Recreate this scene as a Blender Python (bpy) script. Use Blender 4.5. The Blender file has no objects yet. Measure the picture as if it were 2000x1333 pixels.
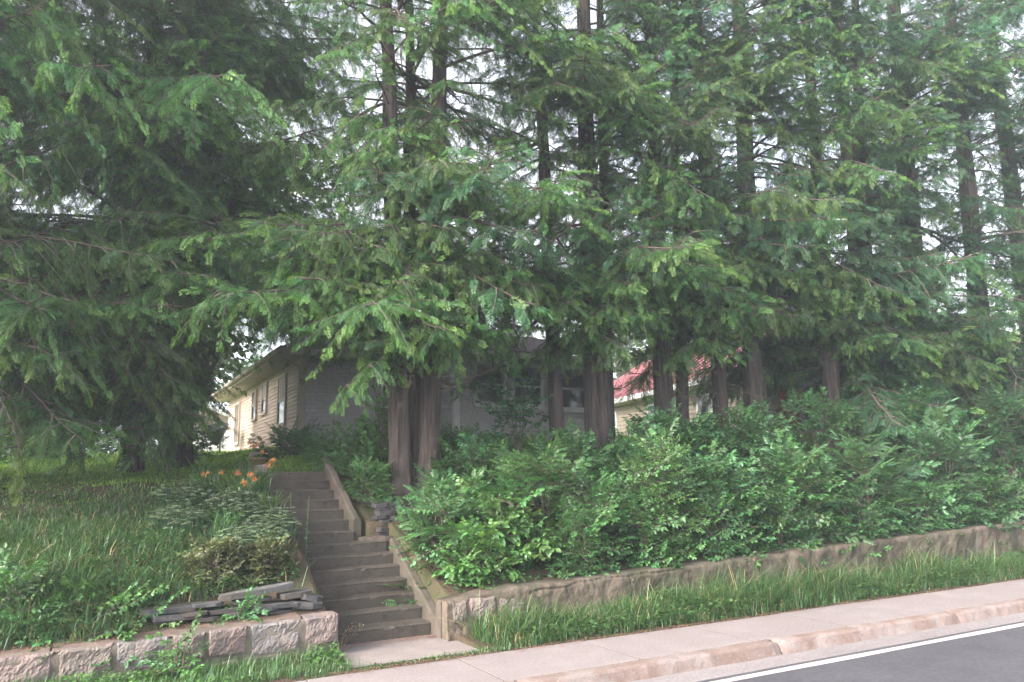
import bpy, math, random
import numpy as np
from mathutils import Vector, Matrix

SC = bpy.context.scene
COL = SC.collection
rng = np.random.default_rng(7)
random.seed(7)

# ---------------------------------------------------------------- camera
CAM_H = 2.1
ROT = Matrix(((0.8785, -0.0669, -0.4730), (-0.4770, -0.1615, -0.8640), (-0.0186, 0.9846, -0.1738))).to_4x4()
q = ROT.to_quaternion(); q.normalize()
cam_data = bpy.data.cameras.new("camera")
cam_data.sensor_width = 36.0
cam_data.lens = 36.0 * 1506 / 2000
cam_data.clip_start = 0.05
cam_data.clip_end = 2000
cam = bpy.data.objects.new("camera", cam_data)
cam.rotation_mode = 'QUATERNION'
cam.rotation_quaternion = q
cam.location = (0, 0, CAM_H)
COL.objects.link(cam)
SC.camera = cam

# ---------------------------------------------------------------- world and sun
SUN_EL, SUN_ROT = math.radians(27), math.radians(-101)
world = bpy.data.worlds.new("World"); SC.world = world
world.use_nodes = True
wn, wl = world.node_tree.nodes, world.node_tree.links
wn.clear()
w_out = wn.new("ShaderNodeOutputWorld"); w_bg = wn.new("ShaderNodeBackground")
w_sky = wn.new("ShaderNodeTexSky"); w_sky.sky_type = 'NISHITA'; w_sky.sun_disc = False
w_sky.sun_elevation = SUN_EL; w_sky.sun_rotation = SUN_ROT
w_sky.air_density = 1.0; w_sky.dust_density = 3.0; w_sky.ozone_density = 1.0
# thin bright overcast: the blue is mostly veiled by white cloud
w_bw = wn.new("ShaderNodeRGBToBW"); wl.new(w_sky.outputs[0], w_bw.inputs[0])
w_tint = wn.new("ShaderNodeMix"); w_tint.data_type = 'RGBA'; w_tint.blend_type = 'MULTIPLY'; w_tint.inputs[0].default_value = 1
wl.new(w_bw.outputs[0], w_tint.inputs[6]); w_tint.inputs[7].default_value = (1.0, 0.975, 1.0, 1)
w_tc = wn.new("ShaderNodeTexCoord")
w_noise = wn.new("ShaderNodeTexNoise"); w_noise.inputs["Scale"].default_value = 2.2; w_noise.inputs["Detail"].default_value = 5
wl.new(w_tc.outputs["Generated"], w_noise.inputs["Vector"])
w_ramp = wn.new("ShaderNodeMapRange"); w_ramp.inputs[1].default_value = 0.3; w_ramp.inputs[2].default_value = 0.7
w_ramp.inputs[3].default_value = 0.65; w_ramp.inputs[4].default_value = 0.95
wl.new(w_noise.outputs[0], w_ramp.inputs[0])
w_mix = wn.new("ShaderNodeMix"); w_mix.data_type = 'RGBA'
wl.new(w_ramp.outputs[0], w_mix.inputs[0]); wl.new(w_sky.outputs[0], w_mix.inputs[6]); wl.new(w_tint.outputs[2], w_mix.inputs[7])
wl.new(w_mix.outputs[2], w_bg.inputs[0]); w_bg.inputs[1].default_value = 0.15
wl.new(w_bg.outputs[0], w_out.inputs[0])

sun_d = bpy.data.lights.new("sun", 'SUN'); sun_d.energy = 1.5; sun_d.angle = math.radians(24); sun_d.color = (1.0, 0.87, 0.72)
sun = bpy.data.objects.new("sun", sun_d); COL.objects.link(sun)
sdir = Vector((math.sin(SUN_ROT) * math.cos(SUN_EL), math.cos(SUN_ROT) * math.cos(SUN_EL), math.sin(SUN_EL)))
sun.rotation_mode = 'QUATERNION'; sun.rotation_quaternion = sdir.to_track_quat('Z', 'Y')

SC.view_settings.view_transform = 'Standard'; SC.view_settings.look = 'None'
SC.view_settings.exposure = 2.72; SC.view_settings.gamma = 1.0; SC.view_settings.use_curve_mapping = False
SC.cycles.max_bounces = 8; SC.cycles.diffuse_bounces = 4; SC.cycles.glossy_bounces = 2
SC.cycles.transmission_bounces = 5; SC.cycles.transparent_max_bounces = 4; SC.cycles.volume_bounces = 1
SC.cycles.use_denoising = True
SC.cycles.caustics_reflective = False; SC.cycles.caustics_refractive = False

# ---------------------------------------------------------------- object helpers
def tag(o, label=None, cat=None, group=None, kind=None):
    if label: o["label"] = label
    if cat: o["category"] = cat
    if group: o["group"] = group
    if kind: o["kind"] = kind
    return o

def link(name, data, parent=None, loc=None):
    o = bpy.data.objects.new(name, data)
    COL.objects.link(o)
    if parent: o.parent = parent
    if loc is not None: o.location = loc
    return o

def thing(name, label, cat, loc=(0, 0, 0), group=None, rz=0.0):
    o = link(name, None, loc=loc)
    o.rotation_euler = (0, 0, rz)
    o.empty_display_size = 0.3
    return tag(o, label, cat, group)

class MB:
    """collects numpy geometry and builds one mesh"""
    def __init__(self):
        self.v, self.q, self.t, self.qm, self.tm, self.a = [], [], [], [], [], []
        self.n = 0
    def add(self, V, F, mat=0, tint=0.0):
        V = np.asarray(V, float).reshape(-1, 3)
        F = np.asarray(F, int)
        tint = np.full(len(V), tint) if np.isscalar(tint) else np.asarray(tint, float)
        self.v.append(V); self.a.append(tint)
        if F.size:
            if F.shape[1] == 4: self.q.append(F + self.n); self.qm.append(np.full(len(F), mat))
            else: self.t.append(F + self.n); self.tm.append(np.full(len(F), mat))
        self.n += len(V)
        return self
    def box(self, x0, x1, y0, y1, z0, z1, mat=0, tint=0.0):
        V = [(x, y, z) for z in (z0, z1) for y in (y0, y1) for x in (x0, x1)]
        F = [(0, 2, 3, 1), (4, 5, 7, 6), (0, 1, 5, 4), (1, 3, 7, 5), (3, 2, 6, 7), (2, 0, 4, 6)]
        return self.add(V, F, mat, tint)
    def tube(self, P, R, n=8, mat=0, tint=0.0, wob=0.0, cap=False):
        V, F = tube(P, R, n, wob)
        self.add(V, F, mat, tint)
        if cap:
            k = len(P)
            base = [(k - 1) * n + i for i in range(n)]
            c = np.mean(V[base], axis=0)
            VV = np.vstack([V[base], c]); self.add(VV, [(i, (i + 1) % n, n) for i in range(n)], mat, tint)
        return self
    def mesh(self, name, mats, smooth=False):
        me = bpy.data.meshes.new(name)
        V = np.concatenate(self.v)
        q_ = np.concatenate(self.q) if self.q else np.zeros((0, 4), int)
        t_ = np.concatenate(self.t) if self.t else np.zeros((0, 3), int)
        mi = np.concatenate([np.concatenate(self.qm) if self.qm else np.zeros(0, int), np.concatenate(self.tm) if self.tm else np.zeros(0, int)])
        me.vertices.add(len(V)); me.vertices.foreach_set("co", V.astype(np.float32).ravel())
        me.loops.add(q_.size + t_.size)
        me.loops.foreach_set("vertex_index", np.concatenate([q_.ravel(), t_.ravel()]).astype(np.int32))
        me.polygons.add(len(q_) + len(t_))
        ls = np.concatenate([np.arange(len(q_)) * 4, q_.size + np.arange(len(t_)) * 3]).astype(np.int32)
        me.polygons.foreach_set("loop_start", ls)
        me.polygons.foreach_set("material_index", mi.astype(np.int32))
        me.polygons.foreach_set("use_smooth", np.full(len(ls), bool(smooth)))
        at = me.attributes.new("tint", 'FLOAT', 'POINT')
        at.data.foreach_set("value", np.concatenate(self.a).astype(np.float32))
        for m in mats: me.materials.append(m)
        me.update(calc_edges=True)
        return me
    def obj(self, name, mats, parent=None, loc=None, smooth=False):
        if not isinstance(mats, (list, tuple)): mats = [mats]
        return link(name, self.mesh(name, mats, smooth), parent, loc)

def tube(P, R, n=8, wob=0.0):
    P = np.asarray(P, float); R = np.broadcast_to(np.asarray(R, float), (len(P),))
    T = np.gradient(P, axis=0); T /= np.linalg.norm(T, axis=1)[:, None] + 1e-9
    ref = np.array([0, 0, 1.0]) if abs(T[0][2]) < 0.8 else np.array([1.0, 0, 0])
    A = np.cross(T, ref); A /= np.linalg.norm(A, axis=1)[:, None] + 1e-9
    B = np.cross(T, A)
    th = np.linspace(0, 2 * np.pi, n, endpoint=False)
    rr = R[:, None] * np.ones(n)[None]
    if wob:
        ph = rng.uniform(0, 6.3, 4)
        s = np.arange(len(P))[:, None]
        rr = rr * (1 + wob * (0.6 * np.sin(3 * th + ph[0] + s * .15) + .5 * np.sin(5 * th + ph[1] - s * .2) + .5 * np.sin(8 * th + ph[2])) + wob * .5 * rng.normal(size=rr.shape))
    V = P[:, None] + rr[..., None] * (np.cos(th)[None, :, None] * A[:, None] + np.sin(th)[None, :, None] * B[:, None])
    V = V.reshape(-1, 3)
    i = np.arange(len(P) - 1)[:, None] * n; j = np.arange(n)[None]; jn = (j + 1) % n
    F = np.stack([i + j, i + jn, i + n + jn, i + n + j], -1).reshape(-1, 4)
    return V, F

def nrm(v):
    v = np.asarray(v, float); return v / (np.linalg.norm(v) + 1e-9)

def smooth_noise(x, y, seed=0, oct=4, f=1.0):
    r = np.random.default_rng(seed); o = 0.0
    for k in range(oct * 3):
        a = r.uniform(0, 6.28); fr = f * 2 ** (k / 3) * r.uniform(.8, 1.2)
        o = o + np.sin(fr * (np.cos(a) * x + np.sin(a) * y) + r.uniform(0, 6.28)) * 0.6 ** (k / 3 * 1.2)
    return o / 2.5

# ---------------------------------------------------------------- materials
def mat_new(name):
    m = bpy.data.materials.new(name); m.use_nodes = True
    nt = m.node_tree; nt.nodes.clear()
    out = nt.nodes.new("ShaderNodeOutputMaterial")
    return m, nt.nodes, nt.links, out

def rgba(c): return (c[0], c[1], c[2], 1)

def mixnode(N, L, f, a, b, mode='MIX'):
    m = N.new("ShaderNodeMix"); m.data_type = 'RGBA'; m.blend_type = mode
    for s, v in ((0, f), (6, a), (7, b)):
        if hasattr(v, 'links') or isinstance(v, bpy.types.NodeSocket): L.new(v, m.inputs[s])
        elif s == 0: m.inputs[0].default_value = v
        else: m.inputs[s].default_value = rgba(v)
    return m.outputs[2]

def maprange(N, L, v, a, b, c=0.0, d=1.0):
    m = N.new("ShaderNodeMapRange"); L.new(v, m.inputs[0])
    for i, x in enumerate((a, b, c, d)): m.inputs[i + 1].default_value = x
    return m.outputs[0]

def noise(N, L, vec, scale, detail=4, rough=0.6, stretch=None):
    if stretch:
        mp = N.new("ShaderNodeMapping"); mp.inputs["Scale"].default_value = stretch; L.new(vec, mp.inputs[0]); vec = mp.outputs[0]
    n = N.new("ShaderNodeTexNoise"); n.inputs["Scale"].default_value = scale; n.inputs["Detail"].default_value = detail; n.inputs["Roughness"].default_value = rough
    L.new(vec, n.inputs["Vector"]); return n.outputs[0]

def leaf_mat(name, base, tip, trans=0.3, gloss=0.03, objvar=0.35, isl=0.5, hue=0.0):
    """leaf: colour from base to young growth along 'tint', varied per leaf and per branch; reflects and lets light through"""
    m, N, L, out = mat_new(name)
    at = N.new("ShaderNodeAttribute"); at.attribute_name = "tint"
    c = mixnode(N, L, at.outputs["Fac"], base, tip)
    geo = N.new("ShaderNodeNewGeometry"); oi = N.new("ShaderNodeObjectInfo")
    v1 = maprange(N, L, geo.outputs["Random Per Island"], 0, 1, 1 - isl, 1 + isl)
    v2 = maprange(N, L, oi.outputs["Random"], 0, 1, 1 - objvar, 1 + objvar)
    mul = N.new("ShaderNodeMath"); mul.operation = 'MULTIPLY'; L.new(v1, mul.inputs[0]); L.new(v2, mul.inputs[1])
    hsv = N.new("ShaderNodeHueSaturation"); L.new(c, hsv.inputs["Color"]); L.new(mul.outputs[0], hsv.inputs["Value"])
    h = maprange(N, L, oi.outputs["Random"], 0, 1, 0.5 - 0.018, 0.5 + 0.014); L.new(h, hsv.inputs["Hue"])
    d = N.new("ShaderNodeBsdfDiffuse"); t = N.new("ShaderNodeBsdfTranslucent"); g = N.new("ShaderNodeBsdfGlossy")
    g.inputs["Roughness"].default_value = 0.45; g.inputs["Color"].default_value = (.8, .85, .9, 1)
    L.new(hsv.outputs[0], d.inputs[0])
    tc = mixnode(N, L, 1.0, hsv.outputs[0], (1.25, 1.2, .55), 'MULTIPLY'); L.new(tc, t.inputs[0])
    ms = N.new("ShaderNodeMixShader"); ms.inputs[0].default_value = trans; L.new(d.outputs[0], ms.inputs[1]); L.new(t.outputs[0], ms.inputs[2])
    m2 = N.new("ShaderNodeMixShader"); m2.inputs[0].default_value = gloss; L.new(ms.outputs[0], m2.inputs[1]); L.new(g.outputs[0], m2.inputs[2])
    L.new(m2.outputs[0], out.inputs[0])
    return m

def surf_mat(name, cols, scale=6, rough=0.85, bump=0.3, bscale=40, stretch=None, spots=None, coord='Object', objvar=0.0, lo=.35, hi=.65, bdist=.01):
    """rough surface: colour wanders between cols by noise, fine relief, optional spots (colour, scale, threshold)"""
    m, N, L, out = mat_new(name)
    tc = N.new("ShaderNodeTexCoord")
    if coord == 'World':
        gp = N.new("ShaderNodeNewGeometry"); vec = gp.outputs["Position"]
    else: vec = tc.outputs[coord]
    oi = N.new("ShaderNodeObjectInfo")
    va = N.new("ShaderNodeVectorMath"); va.operation = 'ADD'; L.new(vec, va.inputs[0])
    sc = N.new("ShaderNodeMath"); sc.operation = 'MULTIPLY'; sc.inputs[1].default_value = 37 if coord != 'World' else 0; L.new(oi.outputs["Random"], sc.inputs[0]); L.new(sc.outputs[0], va.inputs[1])
    vec = va.outputs[0]
    f = maprange(N, L, noise(N, L, vec, scale, 6, .65, stretch), lo, hi)
    c = mixnode(N, L, f, cols[0], cols[1])
    if len(cols) > 2:
        f2 = maprange(N, L, noise(N, L, vec, scale * .37, 3, .6, stretch), .45, .62); c = mixnode(N, L, f2, c, cols[2])
    fg = maprange(N, L, noise(N, L, vec, scale * 14, 3, .7), .3, .7, .8, 1.2)
    c = mixnode(N, L, 1.0, c, c) if False else c
    vm = N.new("ShaderNodeHueSaturation"); L.new(c, vm.inputs["Color"])
    if objvar:
        v2 = maprange(N, L, oi.outputs["Random"], 0, 1, 1 - objvar, 1 + objvar)
        mm = N.new("ShaderNodeMath"); mm.operation = 'MULTIPLY'; L.new(fg, mm.inputs[0]); L.new(v2, mm.inputs[1]); fg = mm.outputs[0]
    L.new(fg, vm.inputs["Value"]); c = vm.outputs[0]
    for (sc_, ss, th) in (spots or []):
        fs = maprange(N, L, noise(N, L, vec, ss, 4, .7), th, th + .08); c = mixnode(N, L, fs, c, sc_)
    b = N.new("ShaderNodeBsdfPrincipled"); L.new(c, b.inputs["Base Color"]); b.inputs["Roughness"].default_value = rough
    b.inputs["Specular IOR Level"].default_value = 0.25
    if bump:
        bn = N.new("ShaderNodeBump"); bn.inputs["Strength"].default_value = bump; bn.inputs["Distance"].default_value = bdist
        L.new(noise(N, L, vec, bscale, 6, .65, stretch), bn.inputs["Height"]); L.new(bn.outputs[0], b.inputs["Normal"])
    L.new(b.outputs[0], out.inputs[0])
    return m

def glass_mat(name, col, rough=0.08):
    m, N, L, out = mat_new(name)
    b = N.new("ShaderNodeBsdfPrincipled"); b.inputs["Base Color"].default_value = rgba(col); b.inputs["Roughness"].default_value = rough
    b.inputs["Specular IOR Level"].default_value = 0.8
    L.new(b.outputs[0], out.inputs[0]); return m

M = {}
M['cedar'] = leaf_mat("cedar_foliage", (0.030, 0.108, 0.036), (0.15, 0.25, 0.038), 0.36, 0.025, .32, .45)
M['cedar_dull'] = leaf_mat("cedar_foliage_dull", (0.028, 0.094, 0.042), (0.085, 0.17, 0.042), 0.32, 0.025, .3, .45)
M['maple'] = leaf_mat("maple_foliage", (0.035, 0.07, 0.025), (0.07, 0.12, 0.035), 0.4, 0.03)
M['bright'] = leaf_mat("bright_leaf", (0.065, 0.17, 0.045), (0.12, 0.245, 0.062), 0.33, 0.05, .25, .3)
M['mid'] = leaf_mat("mid_leaf", (0.036, 0.125, 0.04), (0.08, 0.19, 0.048), 0.33, 0.045, .3, .35)
M['dark'] = leaf_mat("dark_leaf", (0.032, 0.112, 0.045), (0.066, 0.165, 0.05), 0.3, 0.045, .3, .35)
M['olive'] = leaf_mat("olive_leaf", (0.065, 0.095, 0.035), (0.12, 0.135, 0.05), 0.3, 0.03)
M['varieg'] = leaf_mat("variegated_leaf", (0.06, 0.13, 0.06), (0.36, 0.42, 0.28), 0.25, 0.04, .15, .2)
M['grass'] = leaf_mat("grass_blade", (0.045, 0.11, 0.034), (0.11, 0.20, 0.06), 0.35, 0.05, .1, .45)
M['lawn'] = leaf_mat("lawn_blade", (0.13, 0.26, 0.03), (0.25, 0.40, 0.05), 0.4, 0.04, .1, .35)
M['straw'] = leaf_mat("dry_grass_blade", (0.26, 0.19, 0.10), (0.42, 0.33, 0.2), 0.2, 0.03, .1, .4)
M['lily'] = leaf_mat("daylily_leaf", (0.05, 0.12, 0.035), (0.10, 0.19, 0.05), 0.3, 0.08, .1, .35)
M['orange'] = leaf_mat("orange_petal", (0.40, 0.15, 0.05), (0.5, 0.23, 0.08), 0.3, 0.03, .1, .2)
M['purple'] = leaf_mat("purple_petal", (0.30, 0.22, 0.5), (0.42, 0.33, 0.62), 0.3, 0.03)
M['bark'] = surf_mat("cedar_bark", [(0.016, 0.013, 0.012), (0.115, 0.09, 0.077), (0.07, 0.058, 0.053)], 16, .95, 1.0, 50, (1, 1, .07), bdist=.05)
M['twig'] = surf_mat("twig_bark", [(0.06, 0.048, 0.04), (0.11, 0.09, 0.075)], 20, .95, 0)
M['darkbark'] = surf_mat("dark_bark", [(0.045, 0.036, 0.034), (0.085, 0.07, 0.062)], 18, .95, .8, 40, (1, 1, .2), bdist=.03)
M['ground'] = None

# ---------------------------------------------------------------- terrain
def sstep(a, b, x): 
    t = np.clip((x - a) / (b - a), 0, 1); return t * t * (3 - 2 * t)
def wall_top(x): return 0.405 + 0.029 * np.asarray(x, float)
RISE, TREAD, Y0 = 0.162, 0.305, 10.3
def stair_line(y): return RISE * (1 + (np.asarray(y, float) - Y0) / TREAD)
def gz(x, y):
    x = np.asarray(x, float); y = np.asarray(y, float); x, y = np.broadcast_arrays(x, y)
    xw = np.clip(x, -12, 40); zw = wall_top(xw)
    lf = np.interp(y, [10.1, 11, 12.5, 14.2, 16, 20, 30, 45, 90, 400], [0, .42, 1.05, 1.68, 1.86, 2.1, 2.75, 3.0, 3.2, 3.6]) + zw - .03
    rt = np.interp(y, [10.1, 11, 13.4, 15, 17, 19, 30, 60, 400], [0, .34, 1.2, 1.85, 2.25, 2.45, 2.7, 2.9, 3.2]) + zw - .03
    s = sstep(2.6, 5.0, x)
    up = lf * (1 - s) + rt * s
    up = up + (smooth_noise(x, y, 3, 4, 1.6) * .05) * sstep(10.2, 11.2, y)
    verge = 0.0 + .05 * sstep(8.85, 9.7, y) + smooth_noise(x, y, 5, 3, 3) * .015
    z = np.where(y > 10.0, up, np.where(y > 8.86, verge, -.13))
    z = np.where(y < 7.36, -.26, z)
    z = np.where(y < -7.5, -.1, z)
    cor = (x > 2.80 - .25 * (y > 12.4)) & (x < 4.06 + (y < 12.4) * .36) & (y > 9.0) & (y < 14.35)
    st = np.where(y < 10.25, -.14, stair_line(y) - .45)
    z = np.where(cor, np.minimum(z, st), z)
    land = (y >= 14.35) & (y < 17) & (x > 2.7) & (x < 4.3)
    return z

xs = np.concatenate([-np.geomspace(400, 9, 16), np.arange(-8, 2.45, .25), [2.5, 2.54, 2.56, 2.65, 2.72, 2.79, 2.81, 2.95], np.arange(3.2, 4.0, .2), [4.0, 4.05, 4.07, 4.2, 4.4, 4.43, 4.5], np.arange(4.75, 34, .25), np.geomspace(35, 400, 18)])
ys = np.concatenate([-np.geomspace(300, 8, 12), [-7.52, -7.48, 0, 7.3, 7.35, 7.37, 8.0, 8.80, 8.87, 8.95], np.arange(9.0, 9.8, .1), [9.85, 9.95, 9.99, 10.01, 10.05], np.arange(10.1, 15, .1), np.arange(15, 24, .25), np.arange(24, 40, 1.0), np.geomspace(42, 400, 16)])
gx, gy = np.meshgrid(xs, ys, indexing='ij')
V = np.stack([gx, gy, gz(gx, gy)], -1).reshape(-1, 3)
ny = len(ys)
ii, jj = np.meshgrid(np.arange(len(xs) - 1), np.arange(ny - 1), indexing='ij')
F = np.stack([ii * ny + jj, (ii + 1) * ny + jj, (ii + 1) * ny + jj + 1, ii * ny + jj + 1], -1).reshape(-1, 4)
m, N, L, out = mat_new("soil_and_turf")
gp = N.new("ShaderNodeNewGeometry"); pos = gp.outputs["Position"]
c1 = mixnode(N, L, maprange(N, L, noise(N, L, pos, 3, 6), .4, .6), (0.07, 0.05, 0.037), (0.045, 0.055, 0.024))
c1 = mixnode(N, L, maprange(N, L, noise(N, L, pos, 60, 3), .55, .65), c1, (0.13, 0.09, 0.07))
c2 = mixnode(N, L, maprange(N, L, noise(N, L, pos, 5, 6), .35, .65), (0.11, 0.20, 0.03), (0.18, 0.28, 0.045))
sx = N.new("ShaderNodeSeparateXYZ"); L.new(pos, sx.inputs[0])
fy = maprange(N, L, sx.outputs[1], 14.2, 16.5); c = mixnode(N, L, fy, c1, c2)
b = N.new("ShaderNodeBsdfPrincipled"); L.new(c, b.inputs["Base Color"]); b.inputs["Roughness"].default_value = .95; b.inputs["Specular IOR Level"].default_value = .1
bn = N.new("ShaderNodeBump"); bn.inputs["Strength"].default_value = .7; bn.inputs["Distance"].default_value = .03
L.new(noise(N, L, pos, 30, 5), bn.inputs["Height"]); L.new(bn.outputs[0], b.inputs["Normal"]); L.new(b.outputs[0], out.inputs[0])
M['ground'] = m
g = MB().add(V, F).obj("ground", M['ground'], smooth=True)
tag(g, kind="structure")

# ---------------------------------------------------------------- road, line, gutter, kerb, sidewalk
M['asphalt'] = surf_mat("asphalt", [(0.062, 0.061, 0.071), (0.08, 0.079, 0.09)], 1.2, .8, .35, 220, coord='World', spots=[((.085, .085, .09), 160, .66)], bdist=.004)
M['concrete'] = surf_mat("sidewalk_concrete", [(0.20, 0.174, 0.173), (0.235, 0.205, 0.203), (0.208, 0.178, 0.177)], 2.2, .9, .3, 150, objvar=.03, coord='World', spots=[((.15, .12, .11), 9, .69)], bdist=.004)
M['kerb'] = surf_mat("kerb_concrete", [(0.21, 0.165, 0.152), (0.165, 0.118, 0.098), (0.225, 0.19, 0.178)], 5, .9, .6, 60, objvar=.05, coord='World', spots=[((.17, .10, .075), 14, .58), ((.32, .28, .26), 22, .62)], bdist=.012)
M['gutter'] = surf_mat("gutter_concrete", [(0.185, 0.167, 0.168), (0.215, 0.195, 0.195)], 1.8, .9, .3, 130, (1, 3, 1), objvar=.05, coord='World', spots=[((.12, .11, .11), 7, .66)], bdist=.004)
M['paint'] = surf_mat("road_paint", [(0.40, 0.36, 0.36), (0.46, 0.42, 0.42)], 3, .7, .2, 150, coord='World', spots=[((.3, .28, .28), 30, .67)], bdist=.003)

rx = np.concatenate([-np.geomspace(300, 6, 10), np.arange(-5, 30, 1.0), np.geomspace(31, 300, 12)])
ryv = np.array([-7.4, -4, 0, 3, 5, 6.0, 6.62, 6.95])
X_, Y_ = np.meshgrid(rx, ryv, indexing='ij')
Z_ = -.152 + .06 * np.clip((6.95 - Y_) / 8, 0, 1)
ny = len(ryv); ii, jj = np.meshgrid(np.arange(len(rx) - 1), np.arange(ny - 1), indexing='ij')
F = np.stack([ii * ny + jj, (ii + 1) * ny + jj, (ii + 1) * ny + jj + 1, ii * ny + jj + 1], -1).reshape(-1, 4)
tag(MB().add(np.stack([X_, Y_, Z_], -1), F).obj("road", M['asphalt'], smooth=True), kind="structure")
# painted edge line, 4 mm above the asphalt
lb = MB()
lx = np.arange(-40, 120, .25)
yl = 6.735 + .006 * np.sin(lx * 2.1); yu = 6.865 + .007 * np.sin(lx * 1.7 + 1)
zl = -.152 + .06 * (6.95 - yl) / 8 + .005
V = np.concatenate([np.stack([lx, yl, zl], -1), np.stack([lx, yu, zl - .0008], -1)])
k = len(lx); F = np.stack([np.arange(k - 1), np.arange(1, k), np.arange(k + 1, 2 * k), np.arange(k, 2 * k - 1)], -1)
tag(lb.add(V, F).obj("edge_line", M['paint']), kind="structure")
# gutter slabs
gut = tag(link("gutter", None), kind="structure")
for k in range(-5, 26):
    x0 = 7.80 + 3.7 * (k - 2); 
    b_ = MB(); b_.box(x0 + .006, x0 + 3.694, 6.955, 7.36, -.28, -.149)
    b_.obj("gutter_slab", M['gutter'], gut)
# kerb sections with a worn rounded nose
kerb = tag(link("kerb", None), kind="structure")
prof = np.array([(7.33, -.2), (7.335, -.145), (7.375, -.03), (7.395, -.008), (7.425, .004), (7.56, .006), (7.585, -.004), (7.585, -.2)])
for k in range(-5, 26):
    x0 = 7.80 + 3.7 * (k - 2); n = 36 if -2 < k < 9 else 4
    u = np.linspace(x0 + .012, x0 + 3.688, n)
    Y_ = np.broadcast_to(prof[None, :, 0], (n, len(prof))).copy(); Z_ = np.broadcast_to(prof[None, :, 1], (n, len(prof))).copy()
    wear = np.stack([smooth_noise(u * 3, 0 * u, 20 + k, 4, 2), ] * len(prof), 1) * .012 + rng.normal(size=Y_.shape) * .003
    wear[:, [0, 6, 7]] = 0
    Y_ = Y_ + np.abs(wear) * .8; Z_ = Z_ - np.abs(wear) * .6
    e = np.minimum(u - u[0], u[-1] - u); dip = np.exp(-e / .05) * .02
    Z_[:, 2:6] -= dip[:, None]; Y_[:, 1:4] += dip[:, None]
    V = np.stack([np.broadcast_to(u[:, None], Y_.shape), Y_, Z_], -1).reshape(-1, 3)
    p = len(prof); ii, jj = np.meshgrid(np.arange(n - 1), np.arange(p - 1), indexing='ij')
    F = np.stack([ii * p + jj, (ii + 1) * p + jj, (ii + 1) * p + jj + 1, ii * p + jj + 1], -1).reshape(-1, 4)
    kb = MB().add(V, F)
    kb.add(V[:p], [(0, 1, 6, 7), (1, 2, 5, 6), (2, 3, 4, 5)]); kb.add(V[-p:], [(7, 6, 1, 0), (6, 5, 2, 1), (5, 4, 3, 2)])
    kb.obj("kerb_section", M['kerb'], kerb, smooth=False)
# sidewalk slabs
M['jointdirt'] = surf_mat('joint_dirt', [(0.05, 0.04, 0.035), (0.08, 0.065, 0.055)], 20, .95, .5, 80, coord='World')
walk = tag(link("sidewalk", None), kind="structure")
for k in range(-9, 46):
    x0 = 7.55 + 1.78 * (k - 3)
    y1 = 8.80 + .02 * math.sin(k * 1.9)
    s = .007; z1 = random.uniform(-.001, .001); tl = random.uniform(-.001, .001)
    V = [(x0 + s, 7.592, -.12), (x0 + 1.78 - s, 7.592, -.12), (x0 + 1.78 - s, y1, -.12), (x0 + s, y1, -.12),
         (x0 + s, 7.592, -.014), (x0 + 1.78 - s, 7.592, -.014), (x0 + 1.78 - s, y1, -.014), (x0 + s, y1, -.014),
         (x0 + s + .003, 7.604, z1), (x0 + 1.777 - s, 7.604, z1 + tl), (x0 + 1.777 - s, y1 - .012, z1 + tl), (x0 + s + .003, y1 - .012, z1)]
    F = [(0, 1, 5, 4), (1, 2, 6, 5), (2, 3, 7, 6), (3, 0, 4, 7), (4, 5, 9, 8), (5, 6, 10, 9), (6, 7, 11, 10), (7, 4, 8, 11), (8, 9, 10, 11)]
    MB().add(V, F).obj("sidewalk_slab", M['concrete'], walk)
    jb = MB(); jb.box(x0 - s + .0005, x0 + s - .0005, 7.60, y1 - .01, -.1, -.0015); jb.obj("joint", M['jointdirt'], walk)

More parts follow.
